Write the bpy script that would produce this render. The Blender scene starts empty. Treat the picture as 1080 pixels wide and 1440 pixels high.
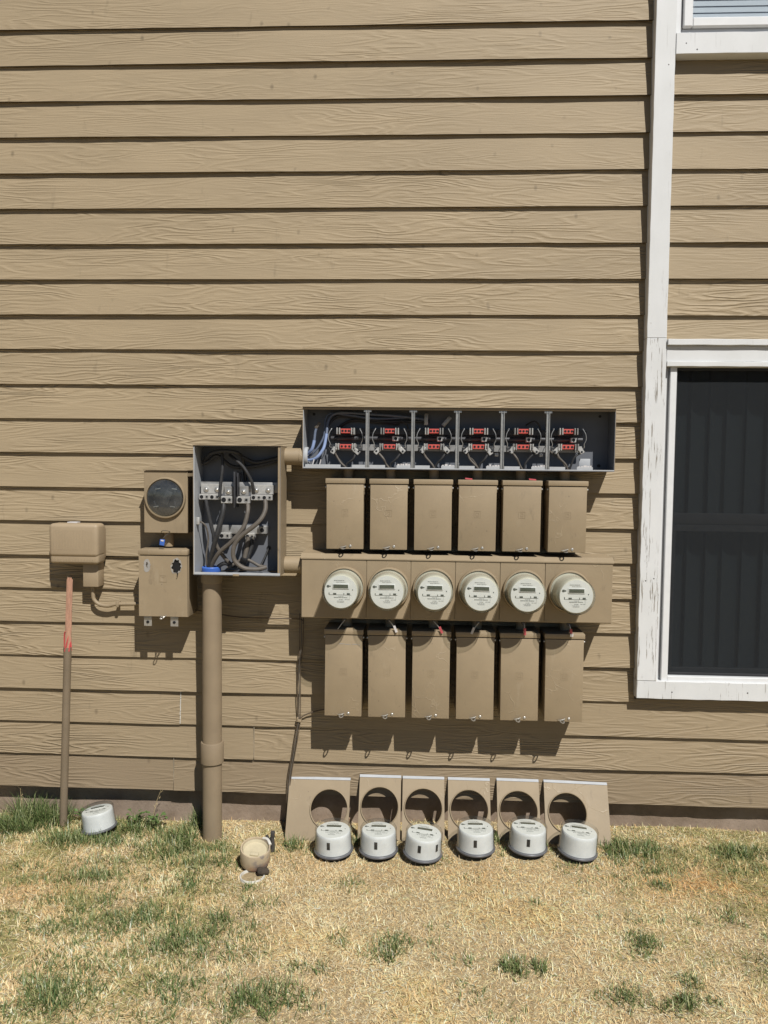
import bpy, bmesh, math, random
import numpy as np
from mathutils import Vector, Matrix, Euler
random.seed(7)
rng = np.random.default_rng(11)
PI = math.pi
scn = bpy.context.scene
C = scn.collection

# ------------------------------------------------------------------ camera
cam_d = bpy.data.cameras.new('camera'); cam = bpy.data.objects.new('camera', cam_d); C.objects.link(cam)
cam_d.sensor_fit = 'VERTICAL'; cam_d.sensor_height = 36.0; cam_d.lens = 36.0 * 1081.0 / 1440.0
cam_d.clip_start = 0.05; cam_d.clip_end = 500
_yaw, _pitch, _roll = 0.0459, -0.0549, 0.0110
_A = Matrix.Rotation(_yaw, 3, 'Z') @ Matrix.Rotation(_pitch, 3, 'X')
_r, _f, _u = _A.col[0].copy(), _A.col[1].copy(), _A.col[2].copy()
_r2 = math.cos(_roll) * _r + math.sin(_roll) * _u
_u2 = -math.sin(_roll) * _r + math.cos(_roll) * _u
_M = Matrix((_r2, _u2, -_f)).transposed().to_4x4(); _M.translation = (0, -3.3679, 1.6133)
cam.matrix_world = _M
scn.camera = cam

# ------------------------------------------------------------------ sky and sun
w = bpy.data.worlds.new('World'); scn.world = w; w.use_nodes = True
nt = w.node_tree; nt.nodes.clear()
sky = nt.nodes.new('ShaderNodeTexSky'); sky.sky_type = 'NISHITA'; sky.sun_disc = False; sky.altitude = 2200.0; sky.air_density = 0.85; sky.dust_density = 0.3
TO_SUN = Vector((0.52, -1.0, 1.36)).normalized()
sky.sun_elevation = math.asin(TO_SUN.z); sky.sun_rotation = math.atan2(TO_SUN.x, TO_SUN.y)
bg = nt.nodes.new('ShaderNodeBackground'); bg.inputs['Strength'].default_value = 0.05
wo = nt.nodes.new('ShaderNodeOutputWorld')
nt.links.new(sky.outputs[0], bg.inputs[0]); nt.links.new(bg.outputs[0], wo.inputs[0])
sun_d = bpy.data.lights.new('sun', 'SUN'); sun_d.energy = 5.0; sun_d.angle = math.radians(0.55); sun_d.color = (1.0, 0.982, 0.945)
sun = bpy.data.objects.new('sun', sun_d); C.objects.link(sun); sun.location = (3, -6, 8)
sun.rotation_euler = (-TO_SUN).to_track_quat('-Z', 'Y').to_euler()
scn.view_settings.view_transform = 'Standard'; scn.view_settings.look = 'None'
scn.view_settings.exposure = -0.22; scn.view_settings.gamma = 1.0

scn.cycles.max_bounces = 7; scn.cycles.diffuse_bounces = 1; scn.cycles.transparent_max_bounces = 12; scn.cycles.caustics_reflective = False; scn.cycles.caustics_refractive = False
# ------------------------------------------------------------------ node materials
class NB:
    def __init__(s, name):
        s.m = bpy.data.materials.new(name); s.m.use_nodes = True
        s.t = s.m.node_tree; s.t.nodes.clear()
        s.out = s.n('ShaderNodeOutputMaterial')
    def n(s, kind, **kw):
        x = s.t.nodes.new(kind)
        for k, v in kw.items(): setattr(x, k, v)
        return x
    def l(s, a, b): s.t.links.new(a, b)
    def val(s, sock, v):
        if hasattr(v, 'links'): s.l(v, sock)
        else: sock.default_value = v
    def math(s, op, a, b=0.0, c=0.0, clamp=False):
        x = s.n('ShaderNodeMath', operation=op, use_clamp=clamp)
        for i, v in enumerate((a, b, c)): s.val(x.inputs[i], v)
        return x.outputs[0]
    def mapr(s, v, a, b, c=0.0, d=1.0):
        x = s.n('ShaderNodeMapRange'); s.val(x.inputs[0], v)
        for i, q in enumerate((a, b, c, d)): x.inputs[i + 1].default_value = q
        return x.outputs[0]
    def noise(s, vec, scale, detail=3.0, rough=0.55, dist=0.0):
        x = s.n('ShaderNodeTexNoise'); s.l(vec, x.inputs['Vector'])
        x.inputs['Scale'].default_value = scale; x.inputs['Detail'].default_value = detail
        x.inputs['Roughness'].default_value = rough; x.inputs['Distortion'].default_value = dist
        return x.outputs[0]
    def mix(s, f, a, b, mode='MIX'):
        x = s.n('ShaderNodeMix', data_type='RGBA', blend_type=mode)
        s.val(x.inputs[0], f)
        for sock, v in ((x.inputs[6], a), (x.inputs[7], b)):
            if hasattr(v, 'links'): s.l(v, sock)
            else: sock.default_value = (*v[:3], 1.0)
        return x.outputs[2]
    def coords(s, jitter=True, scale=(1, 1, 1)):
        tc = s.n('ShaderNodeTexCoord'); v = tc.outputs['Object']
        if jitter:
            oi = s.n('ShaderNodeObjectInfo')
            k = s.math('MULTIPLY', oi.outputs['Random'], 41.0)
            cx = s.n('ShaderNodeCombineXYZ'); s.l(k, cx.inputs[0]); s.l(k, cx.inputs[1]); s.l(k, cx.inputs[2])
            a = s.n('ShaderNodeVectorMath', operation='ADD'); s.l(v, a.inputs[0]); s.l(cx.outputs[0], a.inputs[1]); v = a.outputs[0]
        if scale != (1, 1, 1):
            mp = s.n('ShaderNodeMapping'); mp.inputs['Scale'].default_value = scale; s.l(v, mp.inputs[0]); v = mp.outputs[0]
        return v
    def scl(s, v, scale):
        mp = s.n('ShaderNodeMapping'); mp.inputs['Scale'].default_value = scale; s.l(v, mp.inputs[0]); return mp.outputs[0]
    def bump(s, h, strength, dist, normal=None):
        b = s.n('ShaderNodeBump'); s.l(h, b.inputs['Height']); b.inputs['Strength'].default_value = strength; b.inputs['Distance'].default_value = dist
        if normal is not None: s.l(normal, b.inputs['Normal'])
        return b.outputs[0]
    def principled(s, col, rough=0.5, metal=0.0, normal=None, spec=0.5):
        p = s.n('ShaderNodeBsdfPrincipled')
        if hasattr(col, 'links'): s.l(col, p.inputs['Base Color'])
        else: p.inputs['Base Color'].default_value = (*col[:3], 1)
        s.val(p.inputs['Roughness'], rough); s.val(p.inputs['Metallic'], metal)
        p.inputs['Specular IOR Level'].default_value = spec
        if normal is not None: s.l(normal, p.inputs['Normal'])
        s.l(p.outputs[0], s.out.inputs[0]); return p

def mul(c, k): return tuple(min(1, x * k) for x in c)
TAN = (0.420, 0.324, 0.201)
TANM = (0.362, 0.277, 0.174)

def simple(name, col, rough=0.5, metal=0.0, var=0.12, scale=30.0, bump=0.0, spec=0.5):
    b = NB(name); v = b.coords()
    n = b.noise(v, scale, 4.0)
    c = b.mix(b.mapr(n, 0.3, 0.7), mul(col, 1 - var), mul(col, 1 + var))
    nm = b.bump(n, 0.4, bump) if bump else None
    b.principled(c, rough, metal, nm, spec); return b.m

def siding_mat():
    b = NB('siding_paint'); v = b.coords()
    sep = b.n('ShaderNodeSeparateXYZ'); b.l(v, sep.inputs[0])
    field = b.noise(b.scl(v, (1.35, 1, 12.0)), 1.0, 2.2, 0.5, 0.15)
    wob = b.noise(b.scl(v, (9, 1, 60)), 1.0, 3.0, 0.6)
    ph = b.math('ADD', b.math('MULTIPLY', field, 15.0), b.math('MULTIPLY', sep.outputs[2], 26.0))
    ph = b.math('ADD', ph, b.math('MULTIPLY', wob, 0.9))
    sn = b.math('SINE', b.math('MULTIPLY', ph, 2 * PI))
    grain = b.math('POWER', b.mapr(sn, -1, 1), 1.7)
    patch = b.mapr(b.noise(b.scl(v, (1.9, 1, 7)), 1.0, 1.5), 0.36, 0.62, 0.12, 1.0)
    at = b.n('ShaderNodeAttribute', attribute_type='OBJECT', attribute_name='relief')
    fine = b.noise(b.scl(v, (14, 1, 240)), 1.0, 3.0, 0.6)
    h = b.math('ADD', b.math('MULTIPLY', grain, b.math('MULTIPLY', patch, at.outputs['Fac'])), b.math('MULTIPLY', fine, 0.42))
    nm = b.bump(h, 1.0, 0.0021)
    big = b.noise(b.scl(v, (1.6, 1, 5)), 1.0, 4.0, 0.6)
    c = b.mix(b.mapr(big, 0.3, 0.72), mul(TAN, 0.88), mul(TAN, 1.07))
    c = b.mix(b.math('MULTIPLY', b.mapr(grain, 0.55, 0.0), b.math('MULTIPLY', patch, 0.10)), c, mul(TAN, 0.55))
    # dirty specks, each with its own shape
    sp = b.n('ShaderNodeTexVoronoi'); b.l(b.scl(v, (1, 1, 0.62)), sp.inputs['Vector']); sp.inputs['Scale'].default_value = 13.0
    keep = b.mapr(b.noise(v, 9.0, 2.0), 0.50, 0.56)
    spk = b.math('MULTIPLY', b.mapr(sp.outputs['Distance'], 0.14, 0.04), keep)
    c = b.mix(b.math('MULTIPLY', spk, 0.55), c, (0.13, 0.10, 0.06))
    smear = b.mapr(b.noise(b.scl(v, (16, 1, 4)), 1.0, 3.0, 0.7), 0.66, 0.80)
    c = b.mix(b.math('MULTIPLY', smear, 0.42), c, (0.17, 0.135, 0.085))
    row_tint = b.n('ShaderNodeAttribute', attribute_type='OBJECT', attribute_name='soil')
    c = b.mix(b.math('MULTIPLY', row_tint.outputs['Fac'], b.mapr(big, 0.25, 0.75, 0.55, 1.0)), c, (0.215, 0.155, 0.102))  # blends each board towards brown by its row value
    fa = b.n('ShaderNodeAttribute', attribute_type='OBJECT', attribute_name='painted_sheen')
    c = b.mix(b.math('MULTIPLY', fa.outputs['Fac'], 0.03), c, (0.51, 0.41, 0.27))  # sheen and haze put into the colour: higher boards lightened
    b.principled(c, 0.62, 0.0, nm, 0.35); return b.m

def metal_paint_mat():
    b = NB('tan_enamel'); v = b.coords()
    n = b.noise(v, 7.0, 4.0, 0.6); f = b.noise(v, 90.0, 3.0)
    c = b.mix(b.mapr(n, 0.3, 0.7), mul(TANM, 0.92), mul(TANM, 1.06))
    st = b.mapr(b.noise(b.scl(v, (1, 1, 0.4)), 26.0, 4.0, 0.7), 0.62, 0.76)
    c = b.mix(b.math('MULTIPLY', st, 0.45), c, (0.16, 0.125, 0.085))
    # dried runs and scuffs
    dv = b.n('ShaderNodeTexVoronoi', feature='DISTANCE_TO_EDGE'); dv.inputs['Scale'].default_value = 9.0
    wv = b.n('ShaderNodeVectorMath', operation='ADD'); nn = b.n('ShaderNodeTexNoise'); nn.inputs['Scale'].default_value = 14.0; b.l(v, nn.inputs[0])
    sc = b.n('ShaderNodeVectorMath', operation='SCALE'); b.l(nn.outputs[1], sc.inputs[0]); sc.inputs['Scale'].default_value = 0.12
    b.l(v, wv.inputs[0]); b.l(sc.outputs[0], wv.inputs[1]); b.l(wv.outputs[0], dv.inputs['Vector'])
    line = b.math('MULTIPLY', b.mapr(dv.outputs['Distance'], 0.02, 0.0), b.mapr(b.noise(v, 6.0, 1.0), 0.56, 0.63))
    c = b.mix(b.math('MULTIPLY', line, 0.5), c, (0.46, 0.37, 0.25))
    speck = b.n('ShaderNodeTexVoronoi'); speck.inputs['Scale'].default_value = 42.0; b.l(v, speck.inputs['Vector'])
    ks = b.math('MULTIPLY', b.mapr(speck.outputs['Distance'], 0.16, 0.08), b.mapr(b.noise(v, 20.0, 1.0), 0.60, 0.66))
    c = b.mix(b.math('MULTIPLY', ks, 0.5), c, (0.12, 0.09, 0.06))
    oi = b.n('ShaderNodeObjectInfo'); c = b.mix(b.mapr(oi.outputs['Random'], 0.0, 1.0, 0.0, 0.16), c, (0.27, 0.215, 0.145))
    rub = b.mapr(b.noise(b.scl(v, (5, 5, 1.6)), 3.0, 5.0, 0.7), 0.60, 0.70); c = b.mix(b.math('MULTIPLY', rub, 0.22), c, (0.47, 0.39, 0.28))
    h = b.math('ADD', b.math('MULTIPLY', f, 0.25), b.math('ADD', b.math('MULTIPLY', line, 0.7), b.math('MULTIPLY', n, 0.9)))
    b.principled(c, 0.5, 0.0, b.bump(h, 0.6, 0.0016), 0.4); return b.m

def white_trim_mat(name, peel):
    b = NB(name); v = b.coords()
    n = b.noise(b.scl(v, (1, 1, 0.5)), 8.0, 4.0, 0.6)
    c = b.mix(b.mapr(n, 0.3, 0.7), (0.73, 0.73, 0.715), (0.79, 0.79, 0.78))
    st = b.mapr(b.noise(v, 34.0, 4.0, 0.7), 0.66, 0.76)
    c = b.mix(b.math('MULTIPLY', st, 0.35), c, (0.36, 0.32, 0.26))
    grain = b.noise(b.scl(v, (130, 60, 7)), 1.0, 4.0, 0.65)
    crack = b.math('MULTIPLY', b.mapr(grain, 0.575, 0.61), b.mapr(b.noise(b.scl(v, (22, 10, 4)), 1.0, 3.0), 0.58 - 0.12 * peel, 0.66 - 0.12 * peel))
    c = b.mix(b.math('MULTIPLY', crack, 0.85 * peel), c, (0.24, 0.20, 0.15))
    h = b.math('SUBTRACT', b.math('MULTIPLY', n, 0.4), b.math('MULTIPLY', crack, 1.0 * peel))
    h = b.math('ADD', h, b.math('MULTIPLY', grain, 0.5 * peel))
    b.principled(c, 0.5, 0.0, b.bump(h, 0.6, 0.0014), 0.4); return b.m

def masonry_mat():
    b = NB('painted_concrete'); v = b.coords(False)
    n = b.noise(v, 6.0, 6.0, 0.65); f = b.noise(v, 60.0, 4.0, 0.7)
    c = b.mix(b.mapr(n, 0.3, 0.7), (0.20, 0.145, 0.10), (0.38, 0.29, 0.22))
    c = b.mix(b.mapr(f, 0.58, 0.75, 0, 0.5), c, (0.17, 0.125, 0.09))
    b.principled(c, 0.85, 0, b.bump(b.math('ADD', n, b.math('MULTIPLY', f, 0.5)), 0.7, 0.006)); return b.m

def ground_mat():
    b = NB('dry_thatch'); v = b.coords(False)
    n = b.noise(v, 3.0, 6.0, 0.65); f = b.noise(v, 55.0, 5.0, 0.7)
    c = b.mix(b.mapr(n, 0.3, 0.7), (0.44, 0.335, 0.185), (0.54, 0.42, 0.245))
    c = b.mix(b.mapr(f, 0.35, 0.7, 0.0, 0.75), c, (0.26, 0.185, 0.095))
    b.principled(c, 0.9, 0, b.bump(f, 0.8, 0.012)); return b.m

def grass_mat(name):
    b = NB(name)
    at = b.n('ShaderNodeAttribute', attribute_name='blade_colour')
    d = b.n('ShaderNodeBsdfDiffuse'); b.l(at.outputs['Color'], d.inputs[0])
    t = b.n('ShaderNodeBsdfTranslucent'); b.l(at.outputs['Color'], t.inputs[0])
    g = b.n('ShaderNodeBsdfGlossy'); g.inputs['Roughness'].default_value = 0.45; g.inputs[0].default_value = (0.9, 0.9, 0.85, 1)
    m1 = b.n('ShaderNodeMixShader'); m1.inputs[0].default_value = 0.10; b.l(d.outputs[0], m1.inputs[1]); b.l(t.outputs[0], m1.inputs[2])
    m2 = b.n('ShaderNodeMixShader'); m2.inputs[0].default_value = 0.04; b.l(m1.outputs[0], m2.inputs[1]); b.l(g.outputs[0], m2.inputs[2])
    b.l(m2.outputs[0], b.out.inputs[0]); return b.m

def clear_mat(name, tint=(1, 1, 1), rough=0.03, base=0.03, dust=0.0):
    b = NB(name)
    lw_n = b.n('ShaderNodeLayerWeight'); lw_n.inputs[0].default_value = 0.5
    fr = b.n('ShaderNodeMath', operation='POWER'); b.l(lw_n.outputs['Facing'], fr.inputs[0]); fr.inputs[1].default_value = 4.0
    tr = b.n('ShaderNodeBsdfTransparent'); tr.inputs[0].default_value = (*tint, 1)
    g = b.n('ShaderNodeBsdfGlossy'); g.inputs['Roughness'].default_value = rough
    m = b.n('ShaderNodeMixShader'); b.l(b.math('ADD', fr.outputs[0], base, clamp=True), m.inputs[0]); b.l(tr.outputs[0], m.inputs[1]); b.l(g.outputs[0], m.inputs[2])
    o = m.outputs[0]
    if dust:
        df = b.n('ShaderNodeBsdfDiffuse'); df.inputs[0].default_value = (0.62, 0.60, 0.55, 1)
        v = b.coords(); q = b.mapr(b.noise(v, 22.0, 5.0, 0.7), 0.35, 0.75, 0.15 * dust, dust)
        m2 = b.n('ShaderNodeMixShader'); b.l(q, m2.inputs[0]); b.l(o, m2.inputs[1]); b.l(df.outputs[0], m2.inputs[2]); o = m2.outputs[0]
    b.l(o, b.out.inputs[0]); return b.m

def screen_mat():
    b = NB('insect_screen')
    tr = b.n('ShaderNodeBsdfTransparent'); tr.inputs[0].default_value = (0.78, 0.78, 0.78, 1)
    df = b.n('ShaderNodeBsdfDiffuse'); df.inputs[0].default_value = (0.040, 0.043, 0.046, 1)
    m = b.n('ShaderNodeMixShader'); m.inputs[0].default_value = 0.48; b.l(tr.outputs[0], m.inputs[1]); b.l(df.outputs[0], m.inputs[2])
    b.l(m.outputs[0], b.out.inputs[0]); return b.m

def cup_mat():
    b = NB('stained_plastic'); v = b.coords(False)
    sep = b.n('ShaderNodeSeparateXYZ'); b.l(v, sep.inputs[0])
    n = b.noise(v, 26.0, 5.0, 0.65)
    c = b.mix(b.mapr(n, 0.3, 0.7), (0.47, 0.37, 0.24), (0.62, 0.50, 0.34))
    rust = b.math('MULTIPLY', b.mapr(b.math('ADD', sep.outputs[0], b.math('MULTIPLY', n, 0.03)), -0.015, 0.035), b.mapr(b.math('ADD', sep.outputs[2], b.math('MULTIPLY', n, 0.05)), 0.075, 0.04))
    c = b.mix(b.math('MULTIPLY', rust, 0.8), c, (0.36, 0.13, 0.05))
    sl = b.math('MULTIPLY', b.mapr(b.math('ADD', sep.outputs[0], b.math('MULTIPLY', n, 0.05)), 0.02, 0.05), b.mapr(n, 0.45, 0.6))
    c = b.mix(b.math('MULTIPLY', sl, 0.75), c, (0.17, 0.15, 0.16))
    b.principled(c, 0.6, 0, b.bump(n, 0.5, 0.002)); return b.m

M = dict(
    siding=siding_mat(), enamel=metal_paint_mat(), trim=white_trim_mat('white_paint', 0.25), peeling=white_trim_mat('peeling_white_paint', 1.0),
    concrete=masonry_mat(), ground=ground_mat(), straw=grass_mat('straw_blades'), green=grass_mat('green_blades'),
    vinyl=simple('white_vinyl', (0.80, 0.80, 0.79), 0.4, var=0.03), glass=clear_mat('window_glass', (0.86, 0.90, 0.90), 0.02, 0.03),
    clear=clear_mat('clear_plastic', (0.95, 0.96, 0.95), 0.06, 0.015, 0.08), dusty=clear_mat('dusty_clear_plastic', (0.80, 0.82, 0.80), 0.08, 0.13, 0.12), glass2=clear_mat('coated_window_glass', (0.93, 0.95, 0.96), 0.02, 0.12),
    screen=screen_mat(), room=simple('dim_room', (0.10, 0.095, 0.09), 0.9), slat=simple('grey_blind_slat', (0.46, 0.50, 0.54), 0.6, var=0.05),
    blind=simple('pale_blind_slat', (0.76, 0.79, 0.81), 0.5, var=0.03), caulk=simple('white_caulk', (0.72, 0.69, 0.62), 0.7),
    gasket=simple('black_rubber', (0.02, 0.02, 0.022), 0.6), grey=simple('grey_enamel', (0.165, 0.172, 0.190), 0.45, var=0.06, scale=12),
    lip=simple('pale_grey_enamel', (0.50, 0.51, 0.52), 0.42, var=0.06), steel=simple('zinc_steel', (0.60, 0.58, 0.54), 0.38, 0.75, var=0.15, scale=60),
    alu=simple('cast_aluminium', (0.68, 0.66, 0.62), 0.42, 0.55, var=0.16, scale=45, bump=0.001), bus=simple('dark_bus_bar', (0.06, 0.06, 0.065), 0.45, 0.2),
    tinned=simple('tinned_bar', (0.42, 0.41, 0.39), 0.45, 0.5, var=0.2), red=simple('red_insulator', (0.62, 0.105, 0.085), 0.5, var=0.06),
    hole=simple('black_plastic', (0.012, 0.012, 0.013), 0.5), cable=simple('black_cable', (0.038, 0.037, 0.037), 0.5, var=0.25, scale=60),
    cable2=simple('dusty_grey_cable', (0.135, 0.115, 0.094), 0.6, var=0.15, scale=40, bump=0.001), bluec=simple('pale_blue_cable', (0.30, 0.39, 0.62), 0.45, var=0.08),
    greyc=simple('grey_blue_cable', (0.14, 0.17, 0.24), 0.45), springw=simple('spring_wire', (0.50, 0.50, 0.49), 0.35, 0.6), blue=simple('blue_plastic', (0.06, 0.16, 0.55), 0.4),
    mgrey=simple('meter_grey', (0.75, 0.755, 0.74), 0.5, var=0.06, scale=25), mface=simple('meter_face', (0.77, 0.77, 0.72), 0.5, var=0.03),
    mcream=simple('aged_meter_shell', (0.66, 0.63, 0.50), 0.5, var=0.05), lcd=simple('display_glass', (0.085, 0.095, 0.065), 0.25, var=0.04), ink=simple('printed_ink', (0.09, 0.10, 0.08), 0.6),
    palink=simple('faint_ink', (0.30, 0.31, 0.28), 0.6), bezel=simple('display_bezel', (0.80, 0.80, 0.76), 0.5), mbase=simple('meter_base', (0.13, 0.13, 0.14), 0.4, var=0.15),
    tele=simple('beige_plastic', (0.40, 0.305, 0.195), 0.55, var=0.05, scale=14, bump=0.0006), strandp=simple('salmon_strand', (0.52, 0.29, 0.195), 0.55, var=0.15), strandr=simple('red_strand', (0.62, 0.09, 0.09), 0.5),
    primer=simple('bare_primer', (0.38, 0.355, 0.32), 0.6, var=0.15, scale=50), cup=cup_mat(), soil2=simple('pale_silt', (0.45, 0.42, 0.37), 0.9, var=0.3, scale=50), cupin=simple('cream_plastic', (0.60, 0.52, 0.35), 0.5, var=0.08), pvc=simple('white_pvc', (0.70, 0.67, 0.60), 0.5, var=0.08),
    soil=simple('dark_soil', (0.06, 0.045, 0.032), 0.9, var=0.3, scale=60, bump=0.01), iron=simple('dark_iron', (0.085, 0.078, 0.072), 0.55, 0.2, var=0.2),
    tagr=simple('red_tag', (0.55, 0.10, 0.11), 0.5), tagw=simple('white_tag', (0.70, 0.66, 0.64), 0.5), sun_patch=simple('sun_sliver', (0.45, 0.30, 0.20), 0.7), brown=simple('brown_wire', (0.12, 0.088, 0.058), 0.6, var=0.2),
    lapshade=simple('painted_lap_shade', (0.065, 0.048, 0.034), 0.85, var=0.3), pipe=simple('brown_pipe_paint', (0.225, 0.172, 0.115), 0.5, var=0.1, scale=9, bump=0.001), pipe2=simple('tan_pipe_paint', (0.30, 0.228, 0.148), 0.5, var=0.09, scale=8, bump=0.001), rail=simple('grey_sash', (0.36, 0.37, 0.38), 0.5), unseen_dark=simple('unseen_dark', (0.06, 0.06, 0.06), 0.9, scale=80, var=0.3), tanfill=simple('pale_filler', (0.50, 0.42, 0.30), 0.7), plaster=simple('sheathing', (0.30, 0.25, 0.19), 0.9), straw_stub=simple('dry_stem', (0.55, 0.42, 0.22), 0.8),
)

# ------------------------------------------------------------------ mesh helpers
class MB:
    def __init__(s): s.bm = bmesh.new()
    def box(s, x0, x1, y0, y1, z0, z1):
        v = [s.bm.verts.new((x, y, z)) for x in (x0, x1) for y in (y0, y1) for z in (z0, z1)]
        for q in ((0, 1, 3, 2), (4, 6, 7, 5), (0, 4, 5, 1), (2, 3, 7, 6), (0, 2, 6, 4), (1, 5, 7, 3)):
            s.bm.faces.new([v[i] for i in q])
        return s
    def obox(s, c, size, rot=(0, 0, 0)):
        R = Euler(rot).to_matrix(); c = Vector(c); v = []
        for x in (-.5, .5):
            for y in (-.5, .5):
                for z in (-.5, .5): v.append(s.bm.verts.new(c + R @ Vector((x * size[0], y * size[1], z * size[2]))))
        for q in ((0, 1, 3, 2), (4, 6, 7, 5), (0, 4, 5, 1), (2, 3, 7, 6), (0, 2, 6, 4), (1, 5, 7, 3)):
            s.bm.faces.new([v[i] for i in q])
        return s
    def lathe(s, prof, n=40, M4=None, cap0=False, cap1=False):
        rings = []
        for r, z in prof:
            rg = []
            for i in range(n):
                a = 2 * PI * i / n; p = Vector((r * math.cos(a), r * math.sin(a), z))
                rg.append(s.bm.verts.new(M4 @ p if M4 else p))
            rings.append(rg)
        for a, b in zip(rings, rings[1:]):
            for i in range(n):
                j = (i + 1) % n; s.bm.faces.new((a[i], a[j], b[j], b[i]))
        if cap0: s.bm.faces.new(rings[0][::-1])
        if cap1: s.bm.faces.new(rings[-1])
        return s
    def tube(s, pts, r, n=8, smooth=4, caps=True):
        P = [Vector(p) for p in pts]
        if smooth and len(P) > 2:
            Q = []
            for i in range(len(P) - 1):
                p0 = P[max(i - 1, 0)]; p1 = P[i]; p2 = P[i + 1]; p3 = P[min(i + 2, len(P) - 1)]
                for k in range(smooth):
                    t = k / smooth
                    Q.append(0.5 * ((2 * p1) + (p2 - p0) * t + (2 * p0 - 5 * p1 + 4 * p2 - p3) * t * t + (3 * p1 - p0 - 3 * p2 + p3) * t ** 3))
            Q.append(P[-1]); P = Q
        rings = []; up = None
        for i, p in enumerate(P):
            d = (P[min(i + 1, len(P) - 1)] - P[max(i - 1, 0)]).normalized()
            if up is None: up = d.orthogonal().normalized()
            up = (up - d * up.dot(d)).normalized(); sd = d.cross(up)
            rr = r(i / (len(P) - 1)) if callable(r) else r
            rings.append([s.bm.verts.new(p + rr * (math.cos(2 * PI * k / n) * up + math.sin(2 * PI * k / n) * sd)) for k in range(n)])
        for a, b in zip(rings, rings[1:]):
            for i in range(n):
                j = (i + 1) % n; s.bm.faces.new((a[i], a[j], b[j], b[i]))
        if caps: s.bm.faces.new(rings[0][::-1]); s.bm.faces.new(rings[-1])
        return s
    def cyl(s, p0, p1, r, n=20): return s.tube([p0, p1], r, n, 0)
    def plate_hole(s, x0, x1, z0, z1, hx, hz, hole, y0=0.0, t=0.0016):
        """flat sheet in XZ, front at y0, back at y0+t, with a hole given as radius or list of (angle, radius)"""
        if not isinstance(hole, list): hole = [(2 * PI * i / 48, hole) for i in range(48)]
        ang = sorted(set([round(a % (2 * PI), 6) for a, _ in hole] + [round(math.atan2(z - hz, x - hx) % (2 * PI), 6) for x in (x0, x1) for z in (z0, z1)]))
        ha = sorted((a % (2 * PI), r) for a, r in hole)
        def rad(a):
            for (a0, r0), (a1, r1) in zip(ha, ha[1:] + [(ha[0][0] + 2 * PI, ha[0][1])]):
                if a0 - 1e-5 <= a <= a1 + 1e-5: return r0 + (r1 - r0) * (a - a0) / max(a1 - a0, 1e-9)
            return ha[-1][1]
        I, O = [], []
        for a in ang:
            ca, sa = math.cos(a), math.sin(a); r = rad(a)
            tx = ((x1 - hx) / ca if ca > 1e-9 else (x0 - hx) / ca if ca < -1e-9 else 1e9)
            tz = ((z1 - hz) / sa if sa > 1e-9 else (z0 - hz) / sa if sa < -1e-9 else 1e9)
            q = min(tx, tz)
            I.append((hx + r * ca, hz + r * sa)); O.append((hx + q * ca, hz + q * sa))
        nv = s.bm.verts.new
        L = [[nv((x, y, z)) for x, z in ring] for y in (y0, y0 + t) for ring in (I, O)]
        n = len(ang)
        for i in range(n):
            j = (i + 1) % n
            s.bm.faces.new((L[0][i], L[1][i], L[1][j], L[0][j])); s.bm.faces.new((L[2][i], L[2][j], L[3][j], L[3][i]))
            s.bm.faces.new((L[0][i], L[0][j], L[2][j], L[2][i])); s.bm.faces.new((L[1][i], L[3][i], L[3][j], L[1][j]))
        return s
    def build(s, name, mat, parent=None, bevel=0.0, seg=2, smooth=True, loc=None, angle=35):
        bm = s.bm
        bmesh.ops.recalc_face_normals(bm, faces=bm.faces[:])
        if bevel:
            es = [e for e in bm.edges if e.is_manifold and e.calc_face_angle(0) > math.radians(40)]
            bmesh.ops.bevel(bm, geom=es, offset=bevel, segments=seg, profile=0.5, affect='EDGES', clamp_overlap=True)
        me = bpy.data.meshes.new(name); bm.to_mesh(me); bm.free()
        if smooth:
            me.polygons.foreach_set('use_smooth', [True] * len(me.polygons)); me.set_sharp_from_angle(angle=math.radians(angle))
        me.materials.append(M[mat])
        o = bpy.data.objects.new(name, me); C.objects.link(o)
        if parent: o.parent = parent
        if loc: o.location = loc
        return o

def tag(o, label=None, cat=None, group=None, kind=None):
    if label: o['label'] = label
    if cat: o['category'] = cat
    if group: o['group'] = group
    if kind: o['kind'] = kind
    return o
def thing(name, label, cat, loc=(0, 0, 0), rot=(0, 0, 0), group=None):
    o = bpy.data.objects.new(name, None); C.objects.link(o); o.empty_display_size = 0.05
    o.location = loc; o.rotation_euler = rot
    return tag(o, label, cat, group)
def copy_tree(o, parent=None):
    c = o.copy(); C.objects.link(c)
    if parent: c.parent = parent
    for ch in o.children: copy_tree(ch, c)
    return c

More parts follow.
